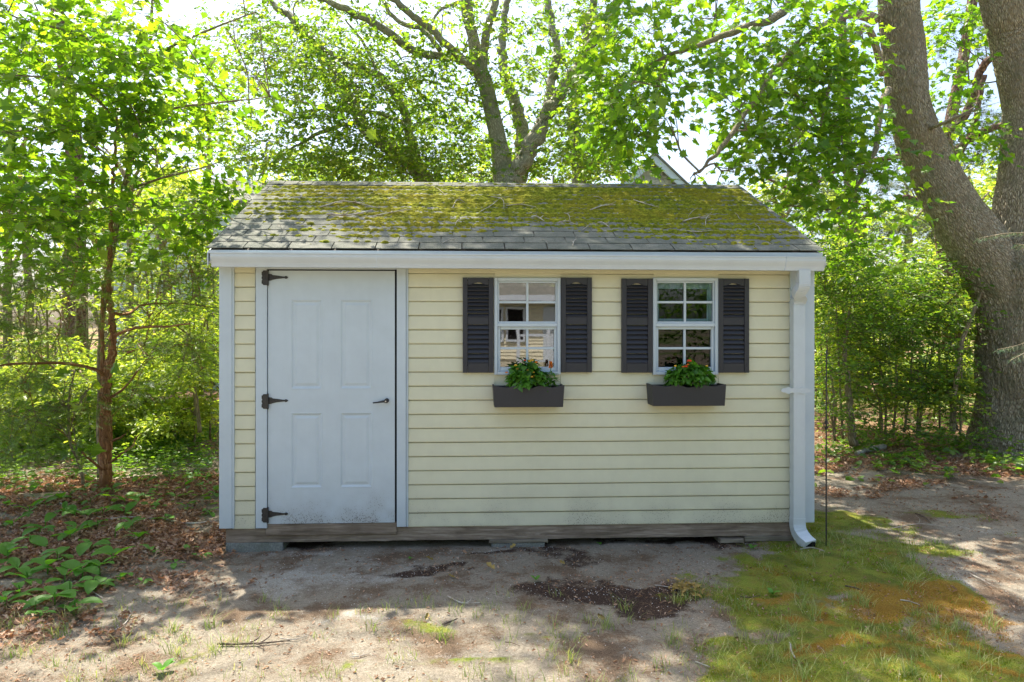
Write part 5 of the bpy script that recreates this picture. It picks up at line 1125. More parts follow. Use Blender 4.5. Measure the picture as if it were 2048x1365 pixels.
for q, (u, vt, Z, wpx, lab) in enumerate(spec):
    bgtree('broadleaf_tree', lab, u, vt, Z, wpx, 100+q, n=10, tw=46 if u > 450 else 50, lower=680, size=.15 if Z > 16 else .13)
# low brush closing the view under the crowns
spec2 = [(100, 560, 9.2, 90, 'bright bush filling the space left of the cedar trunk', 800), (290, 570, 9.4, 70, 'bright bush filling the space right of the cedar trunk', 790), (390, 560, 9.2, 55, 'bright bush between the sapling and the shed corner', 770), (180, 740, 9.6, 70, 'knee-high bush behind the cedar foot', 840), (20, 760, 9, 70, 'knee-high bush at the left edge behind the lilies', 870), (350, 800, 9.6, 60, 'knee-high bush at the foot of the thin sapling', 868),
 (1760, 520, 10.4, 90, 'bright bush behind the middle of the right thicket', 800), (1880, 560, 10.2, 80, 'bright bush behind the tall pale stem', 810), (1670, 520, 10.4, 60, 'bright bush right of the downspout behind the dark shrub', 770), (60, 690, 9.5, 80, 'bright low bush at the left edge under the cedar boughs', 800), (330, 680, 10, 70, 'bright low bush between the cedar trunk and the deck', 770), (150, 700, 10.5, 80, 'low leafy bush right behind the young maple shoot', 790), (420, 640, 10, 40, 'bush touching the shed left corner board from behind', 760), (250, 640, 11.5, 80, 'light green bush directly behind the cedar trunk', 760), (20, 600, 11, 110, 'bright bush behind the lowest cedar boughs at far left', 760), (150, 600, 14, 110, 'bush between pine trunk and cedar trunk', 745), (300, 590, 12, 90, 'sunlit bush left of the shed in front of the deck', 700), (400, 600, 14, 80, 'bush against the deck beside the shed corner', 715), (480, 560, 13, 70, 'bush hidden half behind the shed left corner', 740),
 (1700, 560, 14, 110, 'sunlit brush behind the right thicket stems', 735), (1840, 580, 13, 110, 'brush behind the thicket near the big maple', 760), (1960, 560, 12.5, 90, 'dark brush beside the big maple trunk', 790), (1600, 540, 13, 60, 'brush just behind the right shed corner', 700)]
for q, (u, vt, Z, wpx, lab, low) in enumerate(spec2):
    bgtree('bush', lab, u, vt, Z, wpx, 200+q, n=9, tw=54 if u > 450 else 40, lower=low, size=.08, stem=2.2, leaf=OVAL4)

# ------------------------------------------------------------------ thicket on the right
def shrub(label, u, v, Z, stems, items, seed, size=.062, mat='leaf_shrub', leaf=OVAL4, per=12, **kw):
    kz = Z/F_PX; L = [('stem', mp(*p), [r*kz for r in rr], 8, 40, 0) for p, rr in stems]
    tree('shrub', label, 'shrub', gpt(u, v), L, M['bark_stem'], items, leaf, M[mat], size, per, .4, seed, 'shrubs of the right-hand thicket', sec=.005, sec_n=3, droop=.25, flatness=.6, crown_name='foliage', **kw)
def fan(u, v, Z, tops, r=3.2):
    o = []
    for (a, b_) in tops: o.append(([(u+(a-u)*.42+random.uniform(-12, 12), v+random.uniform(-8, 6), Z), (u+(a-u)*.55, v-(v-b_)*.35, Z), (u+(a-u)*.8, v-(v-b_)*.7, Z+.1), (a, b_, Z+.15)], [r, r*.8, r*.55, r*.25]))
    return o
shrub('dark leafy shrub with a stout leaning stem just right of the shed corner', 1700, 885, 9.0, fan(1690, 885, 9, [(1650, 660), (1672, 580), (1640, 720)], 2.4)+[([(1706, 888, 8.9), (1700, 830, 8.9), (1696, 770, 8.95), (1690, 700, 9), (1700, 620, 9)], [9, 7, 6, 4, 2])],
      [(1665, 640, 8.8, 40, 70, .4, 90), (1700, 560, 9, 60, 60, .5, 100), (1660, 740, 8.7, 40, 40, .35, 45), (1730, 680, 9, 50, 50, .4, 75), (1640, 560, 9, 24, 40, .4, 40), (1715, 760, 9, 40, 26, .3, 34), (1655, 820, 8.7, 26, 34, .3, 26), (1650, 500, 9, 30, 40, .4, 40), (1690, 820, 8.9, 30, 24, .3, 20)], 71)
shrub('broad many-stemmed shrub in the middle of the thicket', 1800, 880, 9.3, fan(1810, 872, 9.3, [(1740, 640), (1780, 570), (1830, 560), (1880, 620), (1720, 700), (1860, 680)], 2.6),
      [(1780, 580, 9.2, 70, 50, .5, 110), (1850, 560, 9.4, 60, 50, .5, 90), (1770, 660, 9.1, 70, 50, .5, 110), (1850, 660, 9.2, 60, 50, .5, 90), (1810, 740, 9.1, 80, 36, .4, 80), (1760, 520, 9.4, 60, 40, .5, 60), (1860, 770, 9.2, 50, 30, .4, 60), (1780, 800, 9.0, 70, 30, .4, 60), (1740, 620, 9.3, 60, 60, .5, 90), (1880, 640, 9.2, 50, 60, .5, 80), (1800, 860, 8.8, 90, 16, .3, 40)], 72)
shrub('shrub with a tall pale stem beside the big maple trunk', 1905, 878, 9.0, fan(1915, 868, 9, [(1925, 700), (1890, 700)], 2.2)+[([(1904, 865, 8.9), (1908, 800, 8.9), (1920, 700, 8.9), (1940, 640, 8.9), (1962, 590, 8.9), (1990, 545, 8.8)], [6, 5, 4.5, 4, 3, 1.5])],
      [(1920, 600, 9, 40, 50, .4, 70), (1930, 700, 8.8, 34, 60, .4, 80), (1915, 800, 8.8, 40, 40, .4, 60), (1930, 860, 8.6, 40, 26, .3, 40), (1880, 540, 9.2, 50, 40, .4, 50)], 73)
shrub('bright small-leaved shrub against the light behind the shed corner', 1650, 800, 11, fan(1650, 815, 11, [(1640, 640), (1660, 560), (1690, 600), (1620, 600)], 3),
      [(1650, 620, 11, 50, 80, .5, 110), (1640, 500, 11, 50, 40, .5, 60), (1690, 520, 11, 50, 50, .5, 70), (1640, 740, 11, 30, 30, .4, 30)], 74, mat='leaf_bg')
# saplings on the left
shrub('thin sapling leaning in front of the shaded path left of the shed', 398, 865, 8.6, [([(400, 866, 8.6), (394, 810, 8.6), (386, 760, 8.6), (384, 700, 8.6), (375, 620, 8.6)], [4.5, 3.8, 3.2, 2.4, 1.4])], [(380, 690, 8.6, 40, 30, .3, 36), (400, 640, 8.6, 40, 30, .3, 36), (370, 600, 8.6, 50, 30, .3, 30)], 75)
bpy.data.objects[-1] if False else None
shrub('young maple shoot with a few large glowing leaves left of the cedar trunk', 165, 965, 6.6, [([(168, 968, 6.6), (155, 920, 6.6), (140, 880, 6.6), (138, 800, 6.6), (150, 740, 6.6)], [3.4, 3, 2.6, 2, 1]), ([(140, 880, 6.6), (120, 850, 6.6), (95, 840, 6.6)], [2, 1.6, .8])],
      [(100, 765, 6.4, 30, 10, .2, 3), (140, 735, 6.4, 30, 14, .2, 3), (150, 800, 6.4, 26, 12, .2, 3), (170, 900, 6.4, 30, 16, .2, 4), (190, 760, 6.4, 14, 8, .1, 2), (120, 800, 6.4, 20, 10, .2, 2)], 76, size=.12, mat='leaf_maple', leaf=MAPLE, per=3)
# fir boughs reaching in from the right
def fir():
    rng = np.random.RandomState(5); base = gpt(2330, 900)
    t = thing('fir_tree', 'fir beyond the right edge reaching in with two flat green boughs before the big trunk', 'tree', base)
    Z = 5.6; V, Fa, U = tube(mp((2330, 1050, Z), (2330, 700, Z), (2335, 300, Z), (2340, -300, Z)), [.11, .10, .08, .04], 16, 50); mk('trunk', V, Fa, M['bark_pine'], t, smooth=True, uv=U)
    tv = np.array([(0, .02, 0), (0, -.02, 0), (1, 0, 0)], float)*1.0; tf = np.array([(0, 1, 2)])
    Ps, Ds = [], []; ts = []
    for (path, n) in ((((2330, 380, 5.6), (2200, 430, 5.3), (2080, 462, 5.0), (2010, 468, 4.95), (1955, 478, 4.9)), 26), (((2330, 640, 5.6), (2200, 660, 5.3), (2100, 668, 5.0), (2040, 690, 4.95), (1995, 700, 4.9)), 26), (((2100, 672, 5), (2060, 700, 4.9), (2020, 722, 4.85)), 12), (((2120, 455, 5.1), (2070, 490, 4.9), (2030, 488, 4.8)), 12)):
        C = spline(mp(*path), n*3); ts.append(tube(mp(*path), [.008, .006, .0025], 6, 30))
        subs = [C]
        for k in range(0, len(C), 4):
            d = C[min(k+3, len(C)-1)]-C[max(k-1, 0)]; d /= np.linalg.norm(d)+1e-9
            for sg in (1, -1):
                s = np.cross(d, [0, 0, 1]); e = C[k]+(d*.7+s*sg*.8)*rng.uniform(.08, .17)*(1.15-k/len(C))+np.array([0, 0, -.02]); subs.append(spline([C[k], e], 14)); ts.append(tube([C[k], e], [.002, .001], 4, 4))
        for S in subs:
            d = S[-1]-S[0]; d /= np.linalg.norm(d)+1e-9; s = np.cross(d, [0, 0, 1])
            for p in S:
                for sg in (1, -1, .3, -.3):
                    Ps.append(p); Ds.append(d*.7+s*sg+np.array([0, 0, rng.uniform(-.1, .35)]))
    Ps, Ds = np.array(Ps), np.array(Ds); n = len(Ps)
    V, Fa = scatter(tv, tf, Ps, dirs_to_mats(Ds, np.tile([0, 0, 1.], (n, 1))+rng.normal(0, .3, (n, 3)), rng.uniform(.018, .03, n)))
    tv2 = tv.copy(); V[:, :] = V; mk('needles', V, Fa, M['leaf_fir'], t, kind='stuff')
    V, Fa, U = jointubes(ts); mk('bough', V, Fa, M['bark_stem'], t, smooth=True, uv=U, kind='stuff')
fir()

# ------------------------------------------------------------------ far buildings, fence, car
def far_gable():
    Z = 26; k = Z/F_PX; pk = wp(1304, 316, Z); t = thing('house', 'far grey-shingled house gable with white rake trim peeking over the roof', 'house', (pk[0], pk[1], 0))
    x, y, zt = pk; run = 8.0; rise = 7.4*.93
    y0 = y; hw = 3.4; zz = zt-hw*.93
    V, Fa = prism([(x-hw, 0), (x+hw, 0), (x+hw, zz), (x, zt), (x-hw, zz)], y0+.02, y0+9); b = NB('grey_shakes'); g_ = b.pos()
    br = b.n('ShaderNodeTexBrick'); cv = b.n('ShaderNodeCombineXYZ'); q = b.sep(g_); b.l(q[0], cv.inputs[0]); b.l(q[2], cv.inputs[1]); b.l(cv.outputs[0], br.inputs[0])
    br.inputs['Color1'].default_value = (.30, .29, .25, 1); br.inputs['Color2'].default_value = (.22, .215, .19, 1); br.inputs['Mortar'].default_value = (.10, .10, .09, 1); br.inputs['Scale'].default_value = 3.2
    br.inputs['Brick Width'].default_value = .9; br.inputs['Row Height'].default_value = .45; br.inputs['Mortar Size'].default_value = .012
    mk('wall', V, Fa, b.base(br.outputs[0], .9), t)
    for z in np.arange(zt-2.8, zt-.3, .165):
        h = (zt-z)/.93-.32
        if h > .05: 
            xs = np.arange(x-h, x+h, .17)
            for xx in xs:
                V, Fa = box(xx+.004, min(xx+.166, x+h), y0-.012-.006*((int(xx*50)) % 3), y0+.0, z, z+.16); mk('shake', V, Fa, M['shake'], t)
    for sg in (-1, 1):
        P = [(x, zt+.05), (x+sg*(hw+.4), zz-.4*.93+.05), (x+sg*(hw+.4), zz-.4*.93-.24), (x, zt-.26)]
        if sg > 0: P = P[::-1]
        V, Fa = prism(P, y0-.35, y0-.28); mk('rake_trim', V, Fa, M['white'], t)
        P = [(x, zt+.14), (x+sg*(hw+.5), zz-.5*.93+.14), (x+sg*(hw+.5), zz-.5*.93+.055), (x, zt+.055)]
        if sg > 0: P = P[::-1]
        V, Fa = prism(P, y0-.42, y0+9.2); mk('roof', V, Fa, M['shingle'], t)
        P = [(x, zt-.02), (x+sg*(hw+.38), zz-.38*.93-.02), (x+sg*(hw+.38), zz-.38*.93-.06), (x, zt-.06)]
        if sg > 0: P = P[::-1]
        V, Fa = prism(P, y0-.275, y0-.02); mk('soffit', V, Fa, M['white'], t)
b = NB('grey_shake'); inf = b.n('ShaderNodeObjectInfo'); M['shake'] = b.base(b.ramp(inf.outputs['Random'], [(0, (.32, .31, .275)), (1, (.46, .445, .39))]), .9)
far_gable()
# neighbour's house with white chimney pipe and deck, left
def left_house():
    Z = 24; p = wp(410, 352, Z); q = wp(520, 352, Z); t = thing('house', 'low grey-roofed house with white trim glimpsed through leaves left of the roof', 'house', (p[0], p[1], 0))
    x0, x1, y0, z1 = p[0]-3.4, q[0]+2, p[1], p[2]
    V, Fa = box(x0, x1, y0, y0+6, 0, z1-.9); mk('wall', V, Fa, M['white'], t)
    V, Fa = prismx([(y0-.4, z1-.9), (y0+3, z1+.5), (y0+6.4, z1-.9), (y0+6.4, z1-1.0), (y0+3, z1+.35), (y0-.4, z1-1.0)], x0-.3, x1+.3); mk('roof', V, Fa, M['shingle'], t)
    c = wp(478, 350, Z); V, Fa, U = tube([(c[0], y0+1, z1-.3), (c[0], y0+1, z1+.9)], [.07, .07], 10, 4); mk('vent_pipe', V, Fa, M['white'], t)
left_house()
b = NB('deck_grey'); M['deck'] = b.base((.30, .30, .29), .8)
def deck():
    Z = 17; a, c = wp(250, 745, Z), wp(520, 745, Z); t = thing('deck', 'raised grey deck with baluster railing and lattice skirt behind the bushes left of the shed', 'deck', (a[0], a[1], 0))
    y = a[1]; zt = wp(300, 645, Z)[2]; zf = wp(300, 708, Z)[2]; zl = wp(300, 748, Z)[2]
    V, Fa = box(a[0], c[0], y-.06, y+.06, zt, zt+.06); mk('top_rail', V, Fa, M['deck'], t)
    V, Fa = box(a[0], c[0], y-.05, y+4, zf-.12, zf); mk('deck_floor', V, Fa, M['deck'], t)
    x = a[0]+.05; V, Fa = box(0, .045, 0, .045, 0, zt-zf-.005); me = basemesh('baluster', V, [Fa], M['deck'])
    while x < c[0]: inst('baluster', me, t, (x, y-.02, zf+.002)); x += .13
    V, Fa = box(0, .11, 0, .11, 0, zt-zf+.14); me = basemesh('post', V, [Fa], M['deck']); x = a[0]
    while x < c[0]: inst('post', me, t, (x, y-.19, zf-.02)); x += 1.6
    # lattice skirt
    h = zf-.14-max(.02, zl-.35); z0 = .03; H = zf-.14-z0
    parts = []; x = a[0]
    while x < c[0]-H:
        for sg in (0, 1):
            xa_, xb_ = (x, x+H) if sg == 0 else (x+H, x)
            d = .022; yy = y-.02-.012*sg
            V = np.array([(xa_-d, yy, z0), (xa_+d, yy, z0), (xb_+d, yy, z0+H), (xb_-d, yy, z0+H), (xa_-d, yy+.01, z0), (xa_+d, yy+.01, z0), (xb_+d, yy+.01, z0+H), (xb_-d, yy+.01, z0+H)]); parts.append((V, QB))
        x += .16
    V, Fa = join(parts); mk('lattice', V, Fa, M['white'], t, kind='stuff')
deck()
def car():
    Z = 21; p = gpt(1600, PY+F_PX*1.6/Z); x0 = p[0]-1.2; y = p[1]; t = thing('parked_car', 'pale blue-grey car parked far off, its end showing past the right shed corner', 'car', (x0+2, y, 0))
    b = NB('car_paint'); m = b.base((.42, .50, .58), .25); b.p.inputs['Coat Weight'].default_value = .5
    prof = [(0, .35), (0, .75), (.15, .92), (.9, 1.0), (1.45, 1.42), (2.9, 1.45), (3.5, 1.05), (4.2, .98), (4.35, .75), (4.35, .35), (3.9, .30), (3.75, .5), (3.45, .62), (3.15, .5), (3.0, .28), (1.35, .28), (1.2, .5), (.9, .62), (.6, .5), (.45, .3)]
    V, Fa = prism([(x0+a, z) for a, z in prof][::-1], y, y+1.7); bevel(mk('body', V, Fa, m, t), .05, 3)
    V, Fa = prism([(x0+a, z) for a, z in [(1.1, 1.04), (1.5, 1.37), (2.15, 1.39), (2.15, 1.04)]][::-1], y-.012, y+.02); mk('window', V, Fa, M['dark'], t)
    V, Fa = prism([(x0+a, z) for a, z in [(2.22, 1.04), (2.22, 1.39), (2.85, 1.39), (3.3, 1.06)]][::-1], y-.012, y+.02); mk('window', V, Fa, M['dark'], t)
    for a in (.9, 3.45):
        for yy in (y+.02, y+1.5): V, Fa = disc(x0+a, yy, .32, .31, yy+.2, 20); mk('wheel', V, Fa, M['dark'], t)
car()
# garden pole
def pole():
    u = 1652.5; y = -.18; x = X(u, y); z1, z0 = Zh(u, 700, y), gz(x, y)-.1
    t = thing('garden_pole', 'thin black iron garden pole with twisted collar standing right of the downspout', 'pole', (x, y, 0))
    V, Fa, U = tube([(x, y, z0), (x, y, 1.0), (x+.002, y, z1)], [.0052, .005, .0045], 8, 12); mk('rod', V, Fa, M['iron'], t, smooth=True)
    zc = Zh(u, 850, y); ts = []
    for q in range(4):
        a = q*math.pi/2; ts.append(tube([(x+.017*math.sin(math.pi*s)*math.cos(a+s*2.5), y+.017*math.sin(math.pi*s)*math.sin(a+s*2.5), zc-.035+.07*s) for s in np.linspace(0, 1, 9)], [.003, .003], 6, 18))
    V, Fa, U = jointubes(ts); mk('twisted_collar', V, Fa, M['iron'], t, smooth=True)
pole()
# ------------------------------------------------------------------ log, stones, sticks
p0, p1 = gpt(1712, 912), gpt(1768, 898); p0[2] = gz(*p0[:2])+.03; p1[2] = gz(*p1[:2])+.05
V, Fa, U = tube([p0, (p0+p1)/2+np.array([0, 0, .01]), p1], [.03, .038, .036], 14, 20, .003, 3); b = NB('cut_wood')
mk('log', V, Fa, M['dead'], None, smooth=True, uv=U, base=p0, label='short pale cut log lying on the leaf litter right of the shed', category='log')
def stone(u, v, r, label):
    rs = np.random.RandomState(int(u)); p = gpt(u, v); n1, n2 = 10, 7; V = [(0, 0, 1)]
    a, b_ = np.meshgrid(np.linspace(0, 2*np.pi, 13)[:-1], np.linspace(.25, 1.9, 6)); D = np.stack([np.sin(b_)*np.cos(a), np.sin(b_)*np.sin(a), np.cos(b_)], -1)
    sc_ = 1+(fbm(D[..., 0]*1.7+u, D[..., 1]*1.7+D[..., 2], 3, 3)-.5)*.7; Vv = (D*sc_[..., None]*np.array([r*1.3, r, r*.6])).reshape(-1, 3); Vv = np.vstack([Vv, [0, 0, r*.6]])
    Fq = [[i*12+j, (i+1)*12+j, (i+1)*12+(j+1) % 12, i*12+(j+1) % 12] for i in range(5) for j in range(12)]; Ft = [[72, j, (j+1) % 12] for j in range(12)]
    base = np.array([p[0], p[1], gz(p[0], p[1])-.01]); mk('stone', Vv+base, [np.array(Fq), np.array(Ft)], M['perl2'], None, smooth=True, base=base, label=label, category='stone')
b = NB('tan_stone'); M['perl2'] = b.base(b.ramp(b.noise(b.pos(), 12, 5), [(.3, (.16, .12, .08)), (.7, (.36, .30, .22))]), .9)
stone(1768, 917, .055, 'tan stone lying just below the cut log'); stone(1722, 937, .04, 'small grey-tan stone nearer the lawn below the cut log'); stone(1800, 918, .035, 'small pale stone right of the tan stone by the log')

def stick(P, r, rs, forks=2, seed=0):
    ts = [tube(P, [r, r*.85, r*.5], 6, 14, seed=seed, wob=r*.6)]; C = spline(P, 20); L = np.linalg.norm(C[-1]-C[0])
    for q in range(forks):
        k = rs.randint(4, 15); d = C[min(k+2, 19)]-C[k-2]; d /= np.linalg.norm(d); n = np.cross(d, [0, 0, 1]); e = C[k]+(d*.5+n*rs.choice([-1, 1])*.8)*L*rs.uniform(.18, .4); e[2] = C[k][2]+rs.uniform(0, .03)
        m = (C[k]+e)/2+d*L*.05; ts.append(tube([C[k], m, e], [r*.6, r*.5, r*.25], 5, 9, seed=seed+q))
    return jointubes(ts)
# twigs lying on the roof: pixel ends, bend, radius, forks, label
def rpx(u, v, h=.018):
    """point on the roof slope seen at a pixel"""
    d = ray(u, v); nrm = np.array([0, nd[0], nd[1]]); P0 = np.array([0, YE, ZE]); t = ((P0-CAM)@nrm)/(d@nrm); return CAM+d*t+nrm*h
RT = [(640, 420, 760, 422, 690, 410, .010, 3, 'long forked lichen-flecked branch on the left half of the shed roof'), (655, 434, 745, 426, 700, 438, .012, 2, 'thick mossy curved branch just below the long one on the left of the roof'), (745, 438, 825, 424, 790, 430, .007, 3, 'forked twig right of the mossy branch on the roof'),
 (848, 372, 892, 396, 872, 380, .004, 0, 'thin pale curved twig near the ridge above the mossy branch'), (905, 420, 930, 410, 915, 405, .005, 3, 'tangled pale curl of twigs on the gold moss in the middle of the roof'), (910, 455, 925, 442, 915, 447, .004, 2, 'small forked twig below the tangled curl on the roof'), (960, 428, 1000, 400, 985, 415, .005, 1, 'pale twig slanting up left of the roof centre line'), (982, 397, 1008, 425, 1005, 405, .005, 1, 'bowed twig right above the roof centre'),
 (1012, 416, 1072, 419, 1040, 415, .006, 0, 'straight dark twig lying level in the middle of the roof'), (1062, 440, 1088, 448, 1072, 440, .010, 1, 'short thick lichen-covered stub in the middle of the roof'), (1128, 430, 1140, 448, 1137, 436, .005, 1, 'small upright twig right of the lichen stub'), (1118, 448, 1155, 455, 1135, 449, .005, 1, 'low twig beneath the small upright twig'),
 (1185, 397, 1210, 407, 1198, 400, .004, 0, 'short thin twig high on the right part of the roof'), (1180, 425, 1230, 415, 1205, 418, .008, 2, 'lichen-grey forked twig right of centre on the roof'), (1267, 404, 1318, 420, 1288, 413, .007, 1, 'bent pale stick on the dark moss in the right part of the roof'), (1195, 450, 1218, 460, 1205, 452, .007, 0, 'short stout twig beside the small lit moss patch'),
 (1165, 464, 1190, 455, 1178, 457, .004, 2, 'little tripod of twigs left of the small lit moss patch'), (1365, 448, 1420, 440, 1390, 443, .009, 3, 'broad forked lichen twig low on the right of the roof'), (1410, 455, 1422, 430, 1412, 442, .005, 1, 'upright twig at the end of the lichen twig'), (1360, 465, 1428, 465, 1395, 470, .005, 2, 'thin spread twig under the broad lichen twig'), (1470, 432, 1478, 442, 1474, 436, .004, 0, 'tiny twig near the right slope of the roof'),
 (1510, 453, 1520, 466, 1516, 460, .004, 0, 'tiny twig near the right rake of the roof'), (1080, 485, 1096, 492, 1088, 486, .003, 0, 'thin twig on the lowest courses in the middle'), (1145, 496, 1150, 484, 1147, 490, .005, 2, 'small tripod twig just above the gutter'), (500, 440, 512, 447, 505, 441, .004, 1, 'tiny forked twig on the clean left shingles'), (555, 455, 566, 462, 560, 457, .003, 1, 'tiny twig low on the left shingles'), (885, 490, 912, 484, 900, 485, .004, 0, 'thin twig above the gutter left of the middle'),
 (1376, 437, 1388, 424, 1382, 430, .004, 0, 'thin stub by the forked lichen twig'), (1000, 388, 1030, 382, 1015, 384, .003, 0, 'hairline twig near the ridge on sunlit moss'), (775, 405, 800, 398, 788, 399, .004, 1, 'small twig between the ridge and the long forked branch')]
for q, (a, b_, c, d, e, f, r, fk, lab) in enumerate(RT):
    rs = np.random.RandomState(500+q); P = [rpx(a, b_, r+.012), rpx(e, f, r+.02), rpx(c, d, r+.014)]; V, Fa, U = stick(P, r*.68, rs, fk+1, q)
    mk('twig', V, Fa, M['dead'], None, smooth=True, uv=U, base=P[0], label=lab, category='twig', group='twigs fallen on the shed roof')
GT = [(435, 1290, 580, 1285, 500, 1292, .008, 3, 'long dark stick with side twigs lying in the lower left foreground'), (560, 1280, 618, 1272, 590, 1281, .004, 0, 'thin curved twig at the end of the long foreground stick'), (895, 1199, 960, 1213, 925, 1213, .006, 1, 'forked twig on the shadow edge in front of the shed'), (885, 1255, 915, 1244, 900, 1250, .007, 0, 'short straight stick on sunlit sand'), (742, 1252, 765, 1245, 752, 1249, .005, 0, 'short twig beside the moss tuft in the foreground'),
 (1310, 1175, 1350, 1182, 1330, 1177, .004, 0, 'thin pale twig left of the heap of yellow leaves'), (55, 1248, 85, 1242, 70, 1246, .007, 0, 'short grey stick at the left foreground edge'), (230, 1260, 262, 1230, 250, 1248, .005, 0, 'bent dark twig below the lilies'), (120, 1010, 200, 1040, 160, 1028, .012, 0, 'grey fallen branch in the leaf litter by the left edge'), (0, 1015, 60, 1022, 30, 1015, .014, 0, 'thick grey branch at the very left edge of the litter'),
 (215, 1045, 310, 1043, 260, 1040, .014, 0, 'pale barked branch lying level among the lilies'), (325, 1043, 440, 1045, 380, 1050, .011, 0, 'pale branch running toward the shed corner'), (1830, 1030, 1862, 1048, 1848, 1036, .006, 1, 'forked twig on the bare dirt at right'), (1935, 1155, 1990, 1180, 1960, 1166, .006, 0, 'thin stick on the sand at the right'), (1780, 1060, 1905, 1058, 1840, 1050, .004, 2, 'long fine twig over the sunlit patch at right'),
 (1690, 1175, 1735, 1190, 1712, 1180, .006, 0, 'brown twig across the rusty moss'), (1580, 1290, 1590, 1320, 1583, 1305, .007, 0, 'short grey stick upright in the lawn at bottom'), (1800, 1205, 1840, 1215, 1820, 1208, .005, 0, 'small brown twig in the rust-coloured moss'), (1480, 1195, 1520, 1192, 1500, 1196, .004, 0, 'thin dark twig left of the rusty moss'), (170, 1175, 205, 1200, 185, 1186, .006, 0, 'short pale stick below the lily leaves'),
 (1600, 1105, 1650, 1110, 1625, 1103, .005, 2, 'small pile of straw twigs below the downspout'), (1010, 1290, 1040, 1298, 1025, 1292, .004, 0, 'small twig in the middle foreground'), (700, 1320, 740, 1312, 720, 1318, .004, 1, 'small twig left of middle in the foreground'), (1390, 1330, 1420, 1340, 1400, 1333, .004, 0, 'small twig at the bottom right of middle')]
for q, (a, b_, c, d, e, f, r, fk, lab) in enumerate(GT):
    rs = np.random.RandomState(700+q); P = [gpt(a, b_), gpt(e, f), gpt(c, d)]
    for p in P: p[2] = gz(p[0], p[1])+r*.9+.006
    V, Fa, U = stick(P, r*.75, rs, fk, q); mk('twig', V, Fa, M['dead'] if q % 3 else M['twig'], None, smooth=True, uv=U, base=P[0], label=lab, category='twig', group='twigs and sticks on the ground')

# ------------------------------------------------------------------ lily plants in the litter on the left
def lily_leaf(seed):
    rs = np.random.RandomState(seed); n, m = 11, 5; V = []; L = 1; bend = rs.uniform(.25, .6); cup = rs.uniform(.2, .4); tw = rs.uniform(-.3, .3)
    for i in range(n):
        t = i/(n-1); hw = .195*math.sin(math.pi*min(1, .04+t*.96)**.85)**.9+.006*(1-t); x = t*math.cos(bend*t*1.2); z = .55*t-bend*t*t*1.0
        for j in range(m):
            s = (j/(m-1)-.5)*2; V.append((x, s*hw+tw*t*t*.15, z+cup*hw*abs(s)**1.3+.006*math.sin(t*14+j)))
    i, j = np.meshgrid(np.arange(n-1), np.arange(m-1), indexing='ij')
    Fq = np.stack([i*m+j, (i+1)*m+j, (i+1)*m+j+1, i*m+j+1], -1).reshape(-1, 4)
    return basemesh('leaf', np.array(V), [Fq], M['leaf_lily'], smooth=True)
LL = [lily_leaf(s) for s in range(7)]
sv, sf, su = tube([(0, 0, -.1), (.02, 0, .4), (.08, 0, .7)], [.05, .035], 5, 6); SMe = basemesh('stem', sv, sf, M['leaf_lily'], smooth=True)
spots = [(35, 1150, .16), (115, 1125, .16), (80, 1075, .16), (200, 1150, .16), (250, 1035, .15), (155, 1070, .15), (130, 1030, .15), (275, 1085, .14), (240, 1165, .15), (30, 965, .14), (90, 1015, .15), (350, 1000, .14), (315, 985, .14), (375, 1020, .13), (195, 955, .13), (418, 1030, .12), (300, 1110, .13), (70, 1225, .15), (385, 955, .14), (130, 1170, .15), (40, 1195, .20), (95, 1150, .19), (140, 1190, .2), (62, 1100, .2), (25, 1060, .17), (150, 1040, .2), (205, 1035, .19), (120, 1000, .16), (60, 985, .15), (170, 980, .15), (250, 1010, .17), (225, 985, .14), (290, 1000, .15), (330, 1045, .16), (90, 1065, .18), (180, 1105, .2), (225, 1130, .18), (230, 1085, .17),
 (150, 1225, .2), (165, 1160, .19), (110, 1210, .18), (10, 1215, .18), (195, 1060, .18), (265, 1060, .16), (300, 960, .15), (345, 950, .15), (395, 940, .15), (370, 975, .14), (415, 960, .15), (405, 985, .14), (330, 930, .14), (360, 925, .14), (140, 955, .14), (100, 945, .13), (50, 950, .13), (20, 930, .13), (265, 955, .12), (415, 925, .14), (430, 995, .12), (380, 1100, .10), (350, 1130, .09), (405, 1115, .10), (285, 1170, .07), (15, 1010, .16), (60, 1030, .17), (310, 1015, .14), (230, 945, .12), (180, 1010, .16), (140, 1085, .18), (80, 1240, .10), (15, 1130, .18), (55, 1165, .17), (190, 1180, .18)]
ROWS = [(0, 946, 'backmost row'), (946, 972, 'row just in front of the cedar foot'), (972, 1003, 'third row from the back'), (1003, 1042, 'row along the fallen pale branch'), (1042, 1078, 'row in front of the fallen branch'), (1078, 1120, 'middle row'), (1120, 1172, 'row of larger leaves'), (1172, 1200, 'second row from the front'), (1200, 1400, 'frontmost row')]
ORD = ['leftmost', 'second from left', 'third from left', 'fourth from left', 'fifth from left', 'sixth from left', 'seventh from left', 'eighth from left', 'ninth from left', 'tenth from left']+[w_+' from left' for w_ in ('eleventh', 'twelfth', 'thirteenth', 'fourteenth', 'fifteenth', 'sixteenth', 'seventeenth')]
def lily_label(u, v):
    for a, b_, nm in ROWS:
        if a <= v < b_: return 'broad-leaved lily, '+ORD[sorted(p[:2] for p in spots if a <= p[1] < b_).index((u, v))]+' in the '+nm
